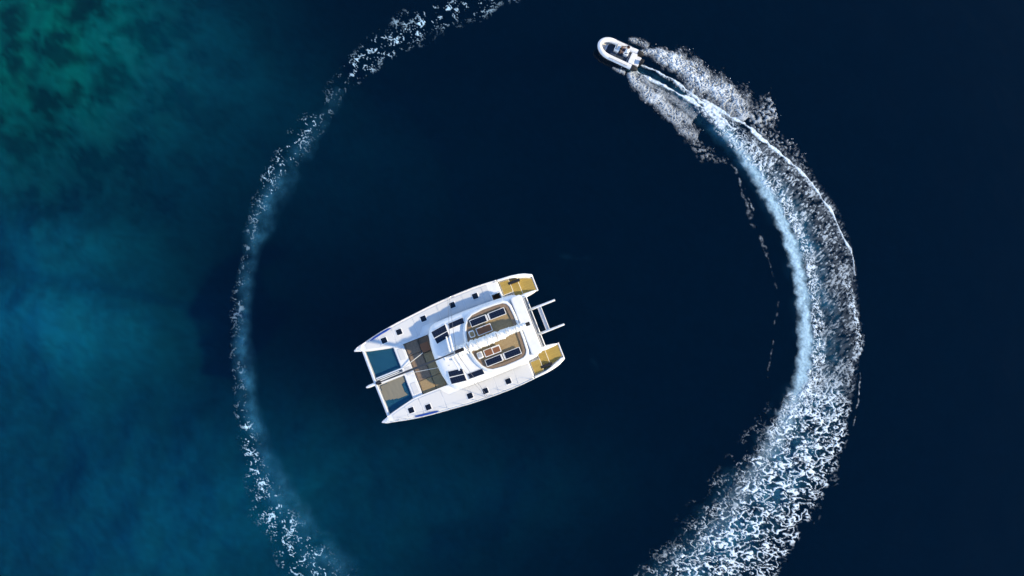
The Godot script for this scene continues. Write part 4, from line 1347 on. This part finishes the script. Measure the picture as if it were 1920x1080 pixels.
# surface nets over the bones
func nets(st: SurfaceTool, bones: Array, lo: Vector3, hi: Vector3, cell: float, blend: float, paint: Callable) -> void:
	var n := Vector3i(((hi - lo) / cell).ceil()) + Vector3i.ONE
	var d := PackedFloat32Array()
	d.resize(n.x * n.y * n.z)
	d.fill(1.0)
	for z in n.z:
		for y in n.y:
			for x in n.x:
				var p := lo + Vector3(x, y, z) * cell
				var v := 1.0
				for b in bones:
					var c := capsule(p, b[0], b[1], b[2], b[3])
					if c < 0.3:
						v = smin(v, c, blend)
				d[(z * n.y + y) * n.x + x] = v
	var vert := {}
	var sx := 1
	var sy := n.x
	var sz := n.x * n.y
	for z in n.z - 1:
		for y in n.y - 1:
			for x in n.x - 1:
				var i := (z * n.y + y) * n.x + x
				var sum := Vector3.ZERO
				var cnt := 0
				for e in [[0, 0, 0, 1, 0, 0], [0, 1, 0, 1, 1, 0], [0, 0, 1, 1, 0, 1], [0, 1, 1, 1, 1, 1], [0, 0, 0, 0, 1, 0], [1, 0, 0, 1, 1, 0], [0, 0, 1, 0, 1, 1], [1, 0, 1, 1, 1, 1], [0, 0, 0, 0, 0, 1], [1, 0, 0, 1, 0, 1], [0, 1, 0, 0, 1, 1], [1, 1, 0, 1, 1, 1]]:
					var da := d[i + e[0] * sx + e[1] * sy + e[2] * sz]
					var db := d[i + e[3] * sx + e[4] * sy + e[5] * sz]
					if (da < 0) != (db < 0):
						sum += Vector3(e[0], e[1], e[2]).lerp(Vector3(e[3], e[4], e[5]), da / (da - db))
						cnt += 1
				if cnt:
					vert[i] = lo + (Vector3(x, y, z) + sum / cnt) * cell
	for i in vert:
		for ax in [[sx, sy, sz], [sy, sz, sx], [sz, sx, sy]]:
			var j: int = i + ax[0]
			if j >= d.size() or (d[i] < 0) == (d[j] < 0):
				continue
			var q := [i, i - ax[1], i - ax[1] - ax[2], i - ax[2]]
			if not (vert.has(q[1]) and vert.has(q[2]) and vert.has(q[3])):
				continue
			if d[i] > 0:
				q.reverse()
			for k in [0, 1, 2, 0, 2, 3]:
				var p: Vector3 = vert[q[k]]
				st.set_smooth_group(0)
				st.set_color(paint.call(p))
				st.add_vertex(p)

func make_driver(t: Node3D) -> void:
	var body_mat := mat("driver", Color.WHITE, 0.85, 0.2)
	body_mat.vertex_color_use_as_albedo = true
	# seated on the helm bench, facing the bow, both hands on the wheel; in the tender's own axes, y from its floor
	var V := func(x: float, y: float, z: float) -> Vector3:
		return Vector3(x, y, z)
	var hip := Vector3(-0.55, 0.70, 0.20)
	var chest := Vector3(-0.50, 1.08, 0.20)
	var neck := Vector3(-0.48, 1.27, 0.20)
	var head := Vector3(-0.45, 1.41, 0.20)
	var bones := [
		[hip, hip + Vector3(0.02, 0.18, 0), 0.155, 0.135],
		[hip + Vector3(0.02, 0.15, 0.05), chest + Vector3(0, 0.02, 0.10), 0.10, 0.105], [hip + Vector3(0.02, 0.15, -0.05), chest + Vector3(0, 0.02, -0.10), 0.10, 0.105],
		[chest + Vector3(0, 0.10, -0.16), chest + Vector3(0, 0.10, 0.16), 0.07, 0.07],
		[chest + Vector3(0, 0.1, 0), neck + Vector3(0, 0.03, 0), 0.07, 0.052],
		[head + Vector3(0.0, 0.03, 0), head + Vector3(-0.02, 0.04, 0), 0.098, 0.096], [head + Vector3(0.03, -0.05, 0), head + Vector3(0.045, -0.07, 0), 0.062, 0.05],
		[head + Vector3(0.095, 0.0, 0), head + Vector3(0.11, -0.02, 0), 0.014, 0.018],
		[head + Vector3(0, 0.0, 0.088), head + Vector3(0, 0.03, 0.092), 0.018, 0.02], [head + Vector3(0, 0.0, -0.088), head + Vector3(0, 0.03, -0.092), 0.018, 0.02],
	]
	var hands := []
	for s in [1.0, -1.0]:
		var sh: Vector3 = chest + Vector3(0, 0.10, 0.19 * s)
		var el: Vector3 = Vector3(-0.34, 0.86, 0.20 + 0.27 * s)
		var wr: Vector3 = Vector3(-0.15, 0.84, 0.20 + 0.17 * s)
		bones.append([sh, el, 0.062, 0.046])
		bones.append([el, wr, 0.044, 0.031])
		var kn: Vector3 = Vector3(-0.14, 0.68, 0.20 + 0.12 * s)
		bones.append([hip + Vector3(0.02, 0, 0.08 * s), kn, 0.095, 0.066])
		bones.append([kn, Vector3(-0.16, 0.34, 0.20 + 0.11 * s), 0.062, 0.042])
		bones.append([Vector3(-0.18, 0.32, 0.20 + 0.11 * s), Vector3(-0.02, 0.30, 0.20 + 0.12 * s), 0.042, 0.032])
		# palm and fingers closing on the rim
		var palm: Vector3 = wr + Vector3(0.06, 0.0, -0.01 * s)
		hands.append([s, [[wr, palm, 0.030, 0.026], [palm + Vector3(0, 0.025, 0), palm + Vector3(0, -0.025, 0), 0.022, 0.022]]])
		for f in 4:
			var y0 := 0.036 - 0.024 * f
			var long_: float = [0.034, 0.038, 0.036, 0.028][f]
			var k0 := palm + Vector3(0.012, y0, 0)
			var k1 := k0 + Vector3(long_, -0.004, -0.006 * s)
			var k2 := k1 + Vector3(0.004, -0.006, -0.024 * s)
			var k3 := k2 + Vector3(-0.018, -0.004, -0.010 * s)
			hands[-1][1].append_array([[k0, k1, 0.0095, 0.009], [k1, k2, 0.009, 0.0085], [k2, k3, 0.0085, 0.008]])
		var th := palm + Vector3(-0.02, 0.03, -0.012 * s)
		hands[-1][1].append_array([[th, th + Vector3(0.03, 0.014, -0.020 * s), 0.012, 0.010], [th + Vector3(0.03, 0.014, -0.020 * s), th + Vector3(0.055, 0.004, -0.024 * s), 0.010, 0.0085]])
	var skin := Color(0.42, 0.22, 0.13)
	var shirt := Color(0.72, 0.72, 0.70)
	var shorts := Color(0.05, 0.07, 0.13)
	var paint := func(p: Vector3) -> Color:
		if p.y > 1.265:
			return skin
		if p.x > -0.33 and p.y > 0.76:
			return skin
		if p.y > 0.78:
			return shirt
		if p.y > 0.56:
			return shorts if p.x < -0.2 else skin
		return skin
	var st := st_new()
	nets(st, bones, Vector3(-0.80, 0.24, -0.20), Vector3(0.06, 1.60, 0.60), 0.02, 0.05, paint)
	for h in hands:
		var c: Vector3 = h[1][0][1]
		nets(st, h[1], c - Vector3(0.11, 0.09, 0.08), c + Vector3(0.11, 0.09, 0.08), 0.005, 0.012, func(_p): return skin)
	var person := Node3D.new()
	person.name = "person"
	add_child(person)
	person.transform = t.transform
	tag(person, "person in a white shirt seated at the wheel of the inflatable tender", "person")
	obj("body", done(st), body_mat, person)
	mat("hair", lin(0.035, 0.012, 0.008), 0.7, 0.4)
	var hs := st_new()
	var hb := [[head + Vector3(-0.02, 0.075, 0), head + Vector3(-0.05, 0.03, 0), 0.088, 0.09], [head + Vector3(-0.06, -0.02, 0), head + Vector3(-0.05, -0.08, 0), 0.075, 0.05], [head + Vector3(0.03, 0.09, 0), head + Vector3(-0.02, 0.1, 0), 0.06, 0.07]]
	nets(hs, hb, head - Vector3(0.2, 0.2, 0.16), head + Vector3(0.16, 0.24, 0.16), 0.012, 0.05, func(_p): return Color.WHITE)
	obj("hair", done(hs), M.hair, person)
	for s in [1.0, -1.0]:
		obj("eye", tube_mesh([head + Vector3(0.086, 0.035, 0.034 * s), head + Vector3(0.098, 0.035, 0.034 * s)], [0.012, 0.008], 6), M.dark_plastic, person)
	obj("mouth", tube_mesh([head + Vector3(0.092, -0.06, -0.02), head + Vector3(0.097, -0.062, 0), head + Vector3(0.092, -0.06, 0.02)], 0.006, 5), M.brown_wood, person)
